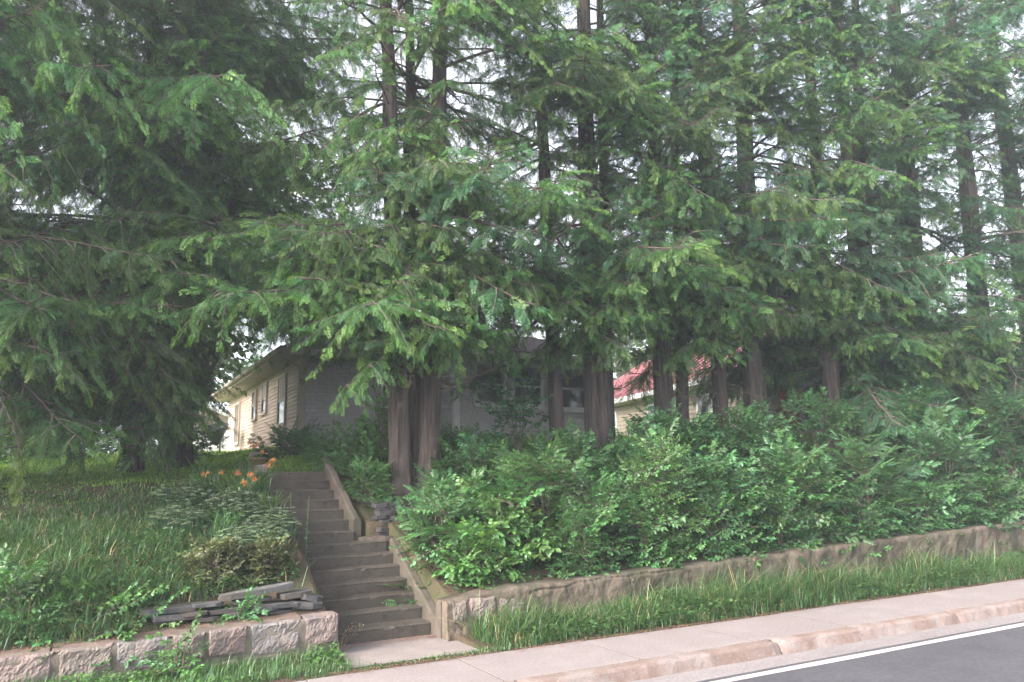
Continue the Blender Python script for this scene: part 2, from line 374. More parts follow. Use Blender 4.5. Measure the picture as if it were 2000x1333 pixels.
# ---------------------------------------------------------------- rough stone helper
def rough_stone(x0, x1, z0, z1, yf, depth, seed, amp=.03, nx=20, nz=13, tilt=0.0):
    """a split-faced block: rough bulging front at y=yf, rounded edges, flat sides going back"""
    u = np.linspace(0, 1, nx); w = np.linspace(0, 1, nz); U, W = np.meshgrid(u, w, indexing='ij')
    r = np.random.default_rng(seed)
    wx = .025 * (x1 - x0) ** .5
    edge = np.minimum(np.minimum(U, 1 - U) * (x1 - x0), np.minimum(W, 1 - W) * (z1 - z0))
    rnd = np.clip(1 - edge / .022, 0, 1) ** 2 * .02
    n_ = smooth_noise(U * (x1 - x0) * 6, W * (z1 - z0) * 8, seed, 5, 1.4)
    ridge = np.abs(smooth_noise(U * (x1 - x0) * 5 + W, W * 3, seed + 9, 3, 1.2))
    r2 = np.random.default_rng(seed + 77)
    facets = np.max([np.cos(a) * (U - .5) * (x1 - x0) * 1.0 + np.sin(a) * (W - .5) * (z1 - z0) * 1.4 - o for a, o in zip(r2.uniform(0, 6.28, 6), r2.uniform(.0, .12, 6))], axis=0)
    Y = yf + rnd - amp * (n_ * .55 - ridge * .6) + np.clip(facets - .02, 0, .25) * .13 - .012 + r2.normal(0, .0035, U.shape)
    X = x0 + (x1 - x0) * U + wx * smooth_noise(W * 3 + seed, U, seed + 1, 2, 1) * (1 - 2 * np.minimum(U, .5)) * .6 - wx * smooth_noise(W * 3 - seed, U, seed + 2, 2, 1) * np.clip(2 * U - 1, 0, 1) * .6
    Z = z0 + (z1 - z0) * W + tilt * (U - .5) + .012 * smooth_noise(U * 4, W * 2, seed + 3, 2, 1.5) * (np.abs(2 * W - 1))
    V = np.stack([X, Y, Z], -1).reshape(-1, 3)
    ii, jj = np.meshgrid(np.arange(nx - 1), np.arange(nz - 1), indexing='ij')
    F = np.stack([ii * nz + jj, (ii + 1) * nz + jj, (ii + 1) * nz + jj + 1, ii * nz + jj + 1], -1).reshape(-1, 4)
    mb = MB().add(V, F)
    ring = [i * nz for i in range(nx)] + [(nx - 1) * nz + j for j in range(1, nz)] + [i * nz + nz - 1 for i in range(nx - 2, -1, -1)] + [j for j in range(nz - 2, 0, -1)]
    R = V[ring]; B = R.copy(); B[:, 1] = yf + depth; k = len(ring)
    mb.add(np.concatenate([R, B]), [(i, i + k, (i + 1) % k + k, (i + 1) % k) for i in range(k)])
    return mb

def stone_mat(name, a, b, c):
    return surf_mat(name, [a, b, c], 7, .92, .9, 45, objvar=.1, coord='World', spots=[((.085, .075, .07), 26, .66), ((.22, .195, .185), 40, .7)], bdist=.02)
M['pink'] = stone_mat("pink_granite", (0.165, 0.127, 0.116), (0.205, 0.16, 0.148), (0.15, 0.13, 0.122))
M['grey'] = stone_mat("grey_granite", (0.135, 0.126, 0.123), (0.18, 0.168, 0.164), (0.165, 0.14, 0.128))
M['tan'] = stone_mat("tan_granite", (0.145, 0.12, 0.104), (0.185, 0.156, 0.138), (0.16, 0.138, 0.123))
M['mortar'] = surf_mat("stained_mortar", [(0.12, 0.102, 0.085), (0.16, 0.136, 0.113), (0.10, 0.096, 0.072)], 4, .95, .8, 55, coord='World', spots=[((.08, .07, .06), 12, .64)], bdist=.015)
M['parge'] = surf_mat("weathered_parging", [(0.125, 0.097, 0.076), (0.165, 0.132, 0.105), (0.10, 0.088, 0.064)], 3, .95, .8, 50, coord='World', spots=[((.09, .08, .06), 9, .62), ((.20, .165, .14), 16, .64)], bdist=.014)
M['parge'] = surf_mat("weathered_parging", [(0.075, 0.062, 0.047), (0.15, 0.12, 0.094), (0.065, 0.063, 0.042)], 3.2, .95, .9, 45, (1, 1, .45), coord='World', spots=[((.055, .05, .04), 8, .6), ((.25, .205, .175), 13, .62), ((.06, .07, .035), 5, .63)], bdist=.02)
M['coping'] = surf_mat("wall_coping", [(0.135, 0.10, 0.085), (0.175, 0.137, 0.117), (0.115, 0.095, 0.08)], 4, .95, .8, 60, coord='World', spots=[((.10, .085, .07), 10, .63)], bdist=.012)

def relief_wall(x0, x1, ztop_f, y_front, depth, name, parent, mat, cracks=(), dx=.05, seed=1, z0=-.12, amp=.02, nz=26):
    xs_ = np.arange(x0, x1 + 1e-6, dx); w = np.linspace(0, 1, nz)
    Xg, Wg = np.meshgrid(xs_, w, indexing='ij')
    Zt = ztop_f(Xg) + .012 * smooth_noise(Xg * 4, 0 * Xg, seed + 2, 4, 1.6); Z = z0 + (Zt - z0) * Wg
    Y = y_front - amp * smooth_noise(Xg * 2.2, Z * 3, seed, 5, 1.6) + amp * .5 * np.abs(smooth_noise(Xg * 7, Z * 9, seed + 5, 4, 1.5)) + np.clip(1 - (Zt - Z) / .05, 0, 1) ** 2 * .03
    for (pts, wd, dp) in cracks:
        pts = np.array(pts, float); dmin = np.full(Xg.shape, 9.0)
        for a, b in zip(pts[:-1], pts[1:]):
            ab = b - a; t = np.clip(((Xg - a[0]) * ab[0] + (Z - a[1]) * ab[1]) / (ab @ ab), 0, 1)
            dmin = np.minimum(dmin, np.hypot(Xg - a[0] - t * ab[0], Z - a[1] - t * ab[1]))
        Y = Y + dp * np.clip(1 - dmin / wd, 0, 1)
    V = np.stack([Xg, Y, Z], -1).reshape(-1, 3); nx = len(xs_)
    ii, jj = np.meshgrid(np.arange(nx - 1), np.arange(nz - 1), indexing='ij')
    F = np.stack([ii * nz + jj, (ii + 1) * nz + jj, (ii + 1) * nz + jj + 1, ii * nz + jj + 1], -1).reshape(-1, 4)
    mb = MB().add(V, F)
    ft = V.reshape(nx, nz, 3)[:, -1]; bt = ft.copy(); bt[:, 1] = y_front + depth; bt[:, 2] += .01
    bb = bt.copy(); bb[:, 2] = z0
    VV = np.concatenate([ft, bt, bb]); k = nx; i = np.arange(nx - 1)
    mb.add(VV, np.concatenate([np.stack([i, i + 1, i + 1 + k, i + k], -1), np.stack([i + k, i + k + 1, i + 2 * k + 1, i + 2 * k], -1)]))
    for e in (0, nx - 1):
        col = V.reshape(nx, nz, 3)[e]; bk = col.copy(); bk[:, 1] = y_front + depth
        j = np.arange(nz - 1); mb.add(np.concatenate([col, bk]), np.stack([j, j + 1, j + 1 + nz, j + nz], -1))
    return mb.obj(name, mat, parent, smooth=True)

# ---------------------------------------------------------------- left stone wall
YW = 9.76
lw = thing("retaining_wall", "low wall of large pink and grey granite blocks left of the steps", "wall", (0, 0, 0))
relief_wall(-7.0, 2.80, lambda x: wall_top(x) - .03, YW + .018, .347, "mortar", lw, M['mortar'], dx=.06, seed=4, amp=.012)
blocks = [(-7.0, -6.3, 'grey'), (-6.28, -5.5, 'pink'), (-5.47, -4.8, 'tan'), (-4.76, -4.0, 'grey'), (-3.96, -3.1, 'pink'), (-3.06, -2.3, 'grey'), (-2.25, -1.55, 'tan'), (-1.5, -.80, 'pink'), (-.74, -.19, 'pink'), (-.12, .36, 'tan'), (.40, .93, 'grey'), (.97, 1.31, 'tan'), (1.35, 1.76, 'pink'), (1.81, 2.37, 'grey'), (2.43, 2.835, 'pink')]
for k, (a, b_, c) in enumerate(blocks):
    zt = float(wall_top((a + b_) / 2)); lower = .13 + .03 * math.sin(k * 2.3) - (.1 if a < 0 else 0)
    rough_stone(a, b_, lower, zt - .012, YW, .30, 40 + k, .028, nx=26, nz=16, tilt=.012).obj("stone", M[c], lw)
x = -6.9; k = 0
while x < 2.75:   # lower course, half buried and stained
    w_ = random.uniform(.38, .75); x2 = min(x + w_, 2.82)
    rough_stone(x, x2 - .02, -.14, .10 + .03 * math.sin(k * 1.7) - (.1 if x < 0 else 0), YW + .012, .28, 90 + k, .02, 9, 6).obj("stone", M[random.choice(['tan', 'mortar', 'mortar'])], lw)
    x = x2; k += 1
for k, (a, b_) in enumerate([(-7, -4.6), (-4.58, -2.2), (-2.18, -.22), (-.2, 1.15), (1.17, 2.4)]):
    n_ = 30; xs_ = np.linspace(a, b_, n_); ys_ = np.linspace(YW + .06, YW + .40, 7)
    Xg, Yg = np.meshgrid(xs_, ys_, indexing='ij')
    Zg = wall_top(Xg) - .028 + .035 * np.clip((Yg - YW - .06) / .1, 0, 1) ** .7 + .008 * smooth_noise(Xg * 5, Yg * 5, k, 4, 1.5)
    ii, jj = np.meshgrid(np.arange(n_ - 1), np.arange(6), indexing='ij')
    F = np.stack([ii * 7 + jj, (ii + 1) * 7 + jj, (ii + 1) * 7 + jj + 1, ii * 7 + jj + 1], -1).reshape(-1, 4)
    MB().add(np.stack([Xg, Yg, Zg], -1), F).obj("coping", M['coping'], lw, smooth=True)

# ---------------------------------------------------------------- right parged wall
rw = thing("retaining_wall", "low cracked concrete-faced wall below the leafy shrubs right of the steps", "wall", (4.4, YW, 0))
rw.location = (0, 0, 0)
cr1 = ([(5.55, .50), (5.75, .535), (5.95, .525), (6.15, .53), (6.35, .575), (6.6, .575), (6.85, .60), (7.2, .59), (7.6, .61), (8.2, .62)], .016, .035)
cr2 = ([(5.60, .51), (5.66, .44), (5.72, .40)], .013, .03); cr3 = ([(6.15, .53), (6.18, .46)], .013, .025)
cr4 = ([(7.3, .6), (7.34, .4), (7.3, .2)], .012, .02)
cr5 = ([(4.42, .5), (4.45, .35), (4.43, .22), (4.52, .12)], .014, .03)
rt_top = lambda x: wall_top(x) - .03 + np.clip((x - 4.35) / .5, 0, 1) * .05 - .02 * np.exp(-np.abs(x - 4.3) / .2)
relief_wall(4.30, 10.0, rt_top, YW, .34, "parged_face", rw, M['parge'], [cr1, cr2, cr3, cr4, cr5], dx=.014, seed=12, amp=.03, nz=46)
relief_wall(10.02, 45.0, rt_top, YW, .34, "parged_face", rw, M['parge'], [], dx=.035, seed=14, amp=.045, nz=22)
for k, (a, b_, z0, z1, c) in enumerate([(4.62, 5.02, .20, .50, 'pink'), (4.38, 4.58, .2, .47, 'tan'), (4.60, 5.0, -.1, .17, 'tan'), (5.06, 5.5, .16, .46, 'tan')]):
    rough_stone(a, b_, z0, z1, YW - .012, .2, 150 + k, .03, 16, 12).obj("stone", M[c], rw)

# ---------------------------------------------------------------- staircase
M['step'] = surf_mat("old_step_concrete", [(0.047, 0.040, 0.033), (0.082, 0.07, 0.058), (0.062, 0.055, 0.046)], 3.5, .9, .7, 60, (1, 1, 1.6), coord='World', objvar=.12, spots=[((.033, .028, .026), 7, .6), ((.15, .125, .115), 24, .67)], bdist=.012)
M['landing'] = surf_mat("landing_concrete", [(0.19, 0.162, 0.155), (0.225, 0.195, 0.187)], 3, .9, .4, 90, coord='World', spots=[((.12, .09, .075), 8, .65)], bdist=.006)
M['cheek'] = surf_mat("cheek_concrete", [(0.075, 0.06, 0.05), (0.11, 0.09, 0.076), (0.06, 0.056, 0.04)], 5, .93, .7, 60, coord='World', spots=[((.08, .075, .05), 9, .6)], bdist=.012)
st = thing("staircase", "long flight of dark worn concrete steps climbing the grassy bank", "stairs", (3.6, 10, 0)); st.location = (0, 0, 0)
def step_mesh(x0, x1, y0, y1, z0, z1, seed):
    n = 40; u = np.linspace(x0, x1, n); nu = smooth_noise(u * 2, u * 0, seed, 5, 2.5); n2 = np.random.default_rng(seed).normal(size=n) * .0025
    chip = np.clip(smooth_noise(u * 3, u * 0 + 3, seed + 5, 4, 3) - .45, 0, 1) * .05
    dz = .006 * nu; dy = .008 * smooth_noise(u, u * 0 + 9, seed + 2, 4, 3)
    rows = [(y0 + .012, z0, 0, .3), (y0 + .006, z1 - .035, 0, 1), (y0, z1 - .016 , 1, 1), (y0 + .012, z1 - .002, 1, .4), (y0 + .03, z1, .4, .4), (y1, z1 + .004, 0, .4)]
    V = np.concatenate([np.stack([u, np.full(n, a) + dy * d + c * (chip + n2), np.full(n, b) + dz * (d > .3) - c * chip * .6], -1) for a, b, c, d in rows])
    mb = MB(); i = np.arange(n - 1)
    for r in range(len(rows) - 1): mb.add(V[r * n:(r + 2) * n], np.stack([i, i + 1, i + 1 + n, i + n], -1))
    for e, s in ((0, 1), (n - 1, -1)):
        idx = [r * n + e for r in range(len(rows))]; P = V[idx]; P = np.vstack([P, [(u[e], y1, z0)]])
        mb.add(P, [(0, 1, 2, 6), (2, 3, 4, 6)] if s > 0 else [(6, 2, 1, 0), (6, 4, 3, 2)]); mb.add(P, [(4, 5, 6)])
    return mb
for k in range(1, 15):
    x0, x1 = (2.84, 4.285) if k <= 7 else (2.78 - .035 * (k - 7), 3.845)
    y0 = Y0 + TREAD * (k - 1) + random.uniform(-.008, .008)
    zb = RISE * (k - 1) - (.05 if k > 1 else .06)
    step_mesh(x0, x1, y0, y0 + TREAD + .05, zb, RISE * k + random.uniform(-.004, .004), 300 + k).obj("step", M['step'], st)
# foot slab and upper landing
lb = MB(); lb.box(2.80, 4.42, 9.02, 10.32, -.12, -.002); lb.obj("foot_slab", M['landing'], st)
lb = MB(); lb.box(2.55, 3.845, 14.58, 16.4, 2.0, 2.262); lb.obj("top_landing", M['step'], st)
def cheek(x0, x1, pts, name):
    """sloped side wall: pts = (y, z_top) running up the stairs"""
    n = len(pts); mb = MB()
    P = [(x, y, z + d) for (x, d) in ((x0, -.0), (x0 + .03, .025), (x1 - .03, .025), (x1, 0)) for (y, z) in pts]
    P += [(x, y, min(z - .3, float(stair_line(y)) - .35)) for x in (x0, x1) for (y, z) in pts]
    i = np.arange(n - 1)
    q4 = lambda a, b_: np.stack([i + a * n, i + 1 + a * n, i + 1 + b_ * n, i + b_ * n], -1)
    mb.add(P, np.concatenate([q4(0, 1), q4(1, 2), q4(2, 3), q4(4, 0), q4(3, 5)]))
    mb.add(P, [(4 * n, 0, 3 * n, 5 * n), (0, n, 2 * n, 3 * n), (4 * n + n - 1, 5 * n + n - 1, 4 * n - 1, n - 1), (n - 1, 4 * n - 1, 3 * n - 1, 2 * n - 1)])
    return mb.obj(name, M['cheek'], st)
def cpts(y0, y1, off, n=14, seed=0):
    y = np.linspace(y0, y1, n); return [(a, float(stair_line(a)) + off + .012 * math.sin(a * 9 + seed)) for a in y]
cheek(4.287, 4.44, [(9.95, .47), (10.1, .46)] + cpts(10.2, 12.0, .09, 12), "cheek_wall")
mb = rough_stone(3.93, 4.46, .7, 1.2, 12.17, .35, 411, .015, 10, 8); mb.obj("cheek_block", M['cheek'], st, smooth=True)
cheek(3.85, 3.98, cpts(12.5, 14.5, .12, 14, 2), "cheek_wall")
cheek(2.66, 2.80, cpts(10.6, 12.4, .08, 10, 4), "cheek_wall")

# ---------------------------------------------------------------- slate stacks
M['slate'] = surf_mat("grey_slate", [(0.05, 0.053, 0.057), (0.105, 0.104, 0.103), (0.075, 0.067, 0.061)], 6, .85, .9, 40, (1, 1, 3), coord='World', objvar=.25, spots=[((.30, .26, .23), 14, .66), ((.06, .06, .065), 9, .62)], bdist=.02)
M['darkslate'] = surf_mat("dark_slate", [(0.025, 0.025, 0.028), (0.055, 0.053, 0.053)], 6, .85, .9, 40, coord='World', objvar=.35, bdist=.02)
def slab(cx, cy, cz, lx, ly, th, rz=0, ry=0, seed=0, mat='slate', parent=None, name="slate_slab"):
    r = np.random.default_rng(seed); n = 9
    th_ = np.linspace(0, 2 * np.pi, n, endpoint=False) + r.uniform(-.18, .18, n)
    sx_ = np.sign(np.cos(th_)) * np.abs(np.cos(th_)) ** .45 * lx / 2 * r.uniform(.86, 1.03, n); sy_ = np.sign(np.sin(th_)) * np.abs(np.sin(th_)) ** .45 * ly / 2 * r.uniform(.82, 1.05, n)
    zt = th / 2 + r.uniform(-.12, .12, n) * th; zb = -th / 2 + r.uniform(-.12, .12, n) * th; o = r.uniform(.94, 1.02, n)
    V = np.concatenate([np.stack([sx_, sy_, zt], -1), np.stack([sx_ * o, sy_ * o, zb], -1), [[0, 0, th / 2], [0, 0, -th / 2]]])
    F3 = [(i, (i + 1) % n, 2 * n) for i in range(n)] + [((i + 1) % n + n, i + n, 2 * n + 1) for i in range(n)]
    F4 = [(i, i + n, (i + 1) % n + n, (i + 1) % n) for i in range(n)]
    mb = MB().add(V, F3); mb.add(V, F4)
    o = mb.obj(name, M[mat], parent, (cx, cy, cz)); o.rotation_euler = (r.uniform(-.05, .05), ry, rz + r.uniform(-.08, .08)); return o
sl = thing("slate_wall", "loose stack of long grey slates on top of the granite wall", "stone stack", (1.8, 10.2, .5)); sl.location = (0, 0, 0)
for k, (cx, cy, cz, lx, ly, th, rz, ry) in enumerate([
    (1.05, 10.30, .555, .62, .30, .07, .02, .02), (1.62, 10.32, .57, .55, .28, .06, -.03, -.02), (2.2, 10.30, .575, .66, .32, .07, .03, 0), (2.55, 10.27, .56, .42, .3, .09, -.1, .1),
    (.95, 10.36, .63, .66, .26, .075, .0, -.01), (1.38, 10.36, .65, .40, .28, .05, .05, .02), (1.9, 10.36, .655, .5, .26, .045, .02, -.03), (2.42, 10.34, .68, .44, .30, .09, .06, -.05),
    (1.95, 10.34, .755, 1.02, .2, .085, .03, -.105), (2.62, 10.30, .63, .3, .24, .1, .3, .25)]):
    slab(cx, cy, cz, lx, ly, th * .8, rz, ry, 500 + k, parent=sl)
for k in range(9):
    slab(1.0 + .2 * k + random.uniform(-.08, .08), 10.27 + random.uniform(-.03, .05), .515 + .012 * math.sin(k * 2) + (.05 if k % 2 else 0), random.uniform(.22, .4), .26, random.uniform(.025, .045), random.uniform(-.1, .1), random.uniform(-.04, .04), 700 + k, 'slate' if k % 3 else 'darkslate', sl)
sl2 = thing("slate_wall", "small dark slate stack at the left edge of the lower steps", "stone stack", (2.45, 11.4, 1)); sl2.location = (0, 0, 0)
for k in range(15):
    lv = k // 3; z = .80 + .058 * lv
    slab(2.02 + .24 * (k % 3) + random.uniform(-.05, .05), 11.32 + .05 * lv + random.uniform(-.03, .03), z, random.uniform(.26, .42), .3, random.uniform(.04, .06), 0, random.uniform(-.05, .05), 540 + k, 'darkslate' if k % 3 else 'slate', sl2)
for k in range(8):
    slab(2.35 + .2 * (k % 2) + random.uniform(-.05, .05), 12.2 + random.uniform(-.05, .05), 1.30 + .06 * (k // 2), .36, .3, .05, 0, random.uniform(-.05, .05), 580 + k, 'darkslate' if k % 2 else 'slate', sl2)
sl3 = thing("slate_wall", "dark slate stack shoring up the bank beside the triple-trunk cedar", "stone stack", (4.7, 12.7, 1.5)); sl3.location = (0, 0, 0)
for k in range(40):
    lv = k // 5; z = 1.22 + .066 * lv
    slab(4.42 + .2 * (k % 5) + random.uniform(-.06, .06), 12.55 + .035 * lv + random.uniform(-.04, .04), z, random.uniform(.2, .38), .3, random.uniform(.04, .075), 0, random.uniform(-.08, .08), 600 + k, 'darkslate', sl3)

# ---------------------------------------------------------------- houses
def siding(parent, p0, p1, z0, z1, step, mat, out_n, name="siding_board", top_cut=None):
    """clapboards between ground points p0 and p1, bottom edge standing proud of the board below"""
    p0 = np.array(p0, float); p1 = np.array(p1, float); d = p1 - p0; Ln = np.linalg.norm(d); d /= Ln; nvec = np.array(out_n, float)
    z = z0
    while z < z1 - .01:
        zz = min(z + step + .012, z1)
        V = []
        for (s) in (0, Ln):
            b0 = p0 + d * s
            for (o, h) in ((0, z), (.002, z + step * .15), (.042, z + step * .15), (.014, zz), (0, zz)): V.append((b0[0] + nvec[0] * o, b0[1] + nvec[1] * o, h))
        F = [(0, 1, 6, 5), (1, 2, 7, 6), (2, 3, 8, 7), (3, 4, 9, 8), (4, 0, 5, 9)]
        MB().add(V, F).obj(name, mat, parent)
        z += step
M['vinyl'] = surf_mat("beige_vinyl", [(0.50, 0.405, 0.335), (0.535, 0.435, 0.36)], 1.5, .6, .05, 60, coord='World', objvar=.04)  # same siding as the grey front, warm sky light put into the colour
M['vinylgrey'] = surf_mat("grey_vinyl", [(0.45, 0.425, 0.43), (0.49, 0.465, 0.47)], 1.5, .6, .05, 60, coord='World', objvar=.04)  # on the bungalow front: same siding without the warm light tint
M['white'] = surf_mat("white_trim", [(0.6, 0.59, 0.61), (0.68, 0.67, 0.69)], 4, .6, .1, 50, coord='World')
M['trim'] = surf_mat("beige_trim", [(0.42, 0.36, 0.31), (0.47, 0.40, 0.345)], 4, .6, .1, 50, coord='World')
M['soffit'] = surf_mat("soffit_metal", [(0.36, 0.32, 0.285), (0.42, 0.37, 0.33)], 4, .7, .1, 50, coord='World')
M['glass'] = glass_mat("window_glass", (0.05, 0.055, 0.06))
M['curtain'] = surf_mat("window_blind", [(0.34, 0.30, 0.27), (0.40, 0.36, 0.33)], 3, .9, .1, 50)
M['screen'] = surf_mat("window_screen", [(0.11, 0.095, 0.085), (0.15, 0.13, 0.115)], 3, .8, .1, 90)
M['shingle'] = surf_mat("asphalt_shingle", [(0.16, 0.125, 0.14), (0.23, 0.185, 0.20)], 9, .95, .6, 60, coord='World', bdist=.01)
M['block'] = surf_mat("foundation_block", [(0.14, 0.125, 0.115), (0.2, 0.18, 0.165)], 5, .95, .5, 40, coord='World')
M['redroof'] = surf_mat("red_metal_roof", [(0.40, 0.155, 0.17), (0.46, 0.20, 0.215)], 2, .45, .05, 40, coord='World')
M['cream'] = surf_mat("cream_siding", [(0.30, 0.25, 0.195), (0.335, 0.28, 0.222)], 2, .7, .05, 40, coord='World')
M['brickred'] = surf_mat("orange_red_paint", [(0.40, 0.11, 0.07), (0.50, 0.16, 0.10)], 6, .7, .1, 40, coord='World')
M['darkmetal'] = surf_mat("dark_metal", [(0.03, 0.032, 0.036), (0.055, 0.055, 0.06)], 8, .5, .1, 40)
M['bluewhite'] = surf_mat("pale_siding", [(0.38, 0.40, 0.45), (0.43, 0.45, 0.49)], 2, .7, .05, 40, coord='World')

def window(parent, u0, u1, z0, z1, axis, plane, sgn, kind='sash', fw=.06, trim='white'):
    """window standing proud of a wall plane; axis 'x' or 'y' is the running direction"""
    def bx(a0, a1, b0, b1, d0, d1):
        lo, hi = sorted((plane + sgn * d0, plane + sgn * d1))
        mb = MB()
        if axis == 'y': mb.box(lo, hi, a0, a1, b0, b1)
        else: mb.box(a0, a1, lo, hi, b0, b1)
        return mb
    fr = bx(u0 - fw, u0, z0 - fw, z1 + fw, .0, .09)
    fr2 = bx(u1, u1 + fw, z0 - fw, z1 + fw, .0, .09)
    for src in (fr2, bx(u0, u1, z1, z1 + fw, .0, .09), bx(u0, u1, z0 - fw, z0, .0, .09)):
        fr.add(src.v[0], src.q[0])
    w = fr.obj("window", M[trim], parent)
    bx(u0 - fw - .03, u1 + fw + .03, z0 - fw - .035, z0 - fw - .002, .0, .12).obj("sill", M[trim], w)
    if kind == 'screen':
        bx(u0, u1, z0, z1, .056, .066).obj("screen", M['screen'], w)
    else:
        zm = (z0 + z1) / 2
        bx(u0, u1, zm, z1, .056, .066).obj("pane", M['curtain'] if kind == 'blind' else M['glass'], w)
        bx(u0, u1, z0, zm - .04, .056, .062).obj("pane", M['glass'], w)
        bx(u0, u1, zm - .04, zm, .056, .078).obj("sash_rail", M[trim], w)
    return w

# main beige house
HX, HY, HZ, HT = 4.50, 19.0, 2.98, 5.10       # front left corner, base, soffit height
HR = 12.25; HB = 30.2                         # right end, rear
PY, PX0 = 17.8, 8.08                          # enclosed porch front and left edge
hs = thing("house", "low beige clapboard bungalow with grey shingled roof behind the cedars", "house", (HX, HY, HZ)); hs.location = (0, 0, 0)
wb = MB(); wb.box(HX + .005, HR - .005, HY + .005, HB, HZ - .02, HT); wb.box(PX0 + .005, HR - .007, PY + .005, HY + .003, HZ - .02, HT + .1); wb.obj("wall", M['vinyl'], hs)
fb = MB(); fb.box(HX + .04, HR - .04, HY + .04, HB - .04, HZ - .9, HZ - .022); fb.box(PX0 + .04, HR - .04, PY + .04, HY + .03, HZ - .9, HZ - .024); fb.obj("foundation", M['block'], hs)
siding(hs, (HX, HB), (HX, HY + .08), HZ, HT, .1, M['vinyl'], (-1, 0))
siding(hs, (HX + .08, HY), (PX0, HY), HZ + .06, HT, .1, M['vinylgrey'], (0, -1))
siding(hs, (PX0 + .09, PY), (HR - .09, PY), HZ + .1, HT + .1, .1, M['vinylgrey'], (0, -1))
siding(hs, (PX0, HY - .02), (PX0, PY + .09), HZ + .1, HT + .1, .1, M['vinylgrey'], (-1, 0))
for (x, y, w_, mt, zt) in ((HX, HY, .09, 'trim', HT), (PX0, PY, .1, 'white', HT + .1), (HR - .1, PY, .1, 'white', HT + .1)):
    cb = MB(); cb.box(x - .05, x + w_, y - .05, y + w_, HZ - .05, zt - .002); cb.obj("corner_post", M[mt], hs)
# left side windows
for (y0, y1, z0, z1, kd) in ((27.6, 28.45, 3.45, 4.75, 'screen'), (24.6, 25.15, 4.05, 4.85, 'blind'), (23.05, 23.6, 4.12, 4.92, 'blind'), (20.55, 21.35, 3.62, 4.86, 'blind')):
    window(hs, y0, y1, z0, z1, 'y', HX, -1, kd, .07, 'trim')
# door and window in the grey front, porch windows
window(hs, 6.55, 7.05, 3.1, 4.75, 'x', HY, -1, 'screen', .07, 'white')
for (x0, x1, z0, z1) in ((8.66, 9.42, 4.02, 4.98), (9.75, 10.55, 4.0, 4.98), (11.15, 12.1, 3.95, 5.0)):
    window(hs, x0, x1, z0, z1, 'x', PY, -1, 'sash', .1, 'white')
# soffit panels, fascia and gutter
EX, EY = HX - .62, HY - .55
y = EY + .02
while y < HB + .3:
    sb = MB(); sb.box(EX + .02, HX - .004, y, y + .285, HT + .0, HT + .018 + random.uniform(0, .006)); sb.obj("soffit_panel", M['soffit'], hs); y += .3
x = HX + .002
while x < PX0 - .3:
    sb = MB(); sb.box(x, x + .285, EY + .02, HY - .03, HT + .0, HT + .02 + random.uniform(0, .006)); sb.obj("soffit_panel", M['soffit'], hs); x += .3
gb = MB(); gb.box(EX - .012, EX + .012, EY - .012, HB + .4, HT - .01, HT + .15); gb.box(EX + .014, HR + .5, EY - .012, EY + .012, HT - .01, HT + .15); gb.obj("fascia", M['trim'], hs)
gb = MB(); gb.tube([(EX - .075, EY - .06, HT + .1), (EX - .075, HB + .4, HT + .1)], .058, 8, cap=True); gb.obj("gutter", M['trim'], hs)
gb = MB(); gb.tube([(EX - .06, EY + .1, HT + .05), (EX + .05, EY + .25, HT - .08), (HX - .06, HY + .04, HT - .22), (HX - .06, HY + .12, HZ + .2), (HX - .12, HY + .12, HZ + .1), (HX - .35, HY - .1, HZ + .02)], .035, 8); gb.obj("downspout", M['trim'], hs)
# hip roof in shingle courses
def roof_plane(a0, a1, b0, b1, n, mat_idx=0):
    """courses from eave a0-a1 up to ridge b0-b1, each overlapping the one below"""
    a0, a1, b0, b1 = [np.array(p, float) for p in (a0, a1, b0, b1)]
    mb = MB(); nv = nrm(np.cross(a1 - a0, b0 - a0 if np.linalg.norm(b0 - a0) > 0 else b1 - a0)); nv = nv if nv[2] > 0 else -nv
    for k in range(n):
        t0, t1 = k / n, min((k + 1.15) / n, 1)
        P = [a0 + (b0 - a0) * t0 + nv * .022, a1 + (b1 - a1) * t0 + nv * .022, a1 + (b1 - a1) * t1 + nv * .004, a0 + (b0 - a0) * t1 + nv * .004, a0 + (b0 - a0) * t0, a1 + (b1 - a1) * t0]
        mb.add(P, [(0, 1, 2, 3), (4, 5, 1, 0)])
    return mb
ez = HT + .155; RX = (EX + HR + .6) / 2; rz_ = HT + 2.1; c0 = (EX - .05, EY - .05, ez); c1 = (HR + .6, EY - .05, ez); c2 = (HR + .6, HB + .4, ez); c3 = (EX - .05, HB + .4, ez); r0 = (RX, EY + 4.4, rz_); r1 = (RX, HB - 3.8, rz_)
for a in ((c0, c1, r0, r0), (c1, c2, r0, r1), (c2, c3, r1, r1), (c3, c0, r1, r0)):
    roof_plane(a[0], a[1], a[2], a[3], 34).obj("roof", M['shingle'], hs)
pz = HT + .23
roof_plane((PX0 - .35, PY - .45, pz), (HR + .45, PY - .45, pz), (PX0 + .6, HY + 1.2, pz + 1.0), (HR - .5, HY + 1.2, pz + 1.0), 18).obj("roof", M['shingle'], hs)
pb = MB(); pb.box(PX0 - .33, HR + .43, PY - .43, PY - .4, pz - .14, pz - .004); pb.box(PX0 - .33, PX0 - .3, PY - .398, HY - .6, pz - .14, pz - .004); pb.obj("fascia", M['white'], hs)
pb = MB(); pb.box(PX0 - .29, HR + .4, PY - .395, PY - .03, pz - .12, pz - .1); pb.obj("soffit_panel", M['soffit'], hs)

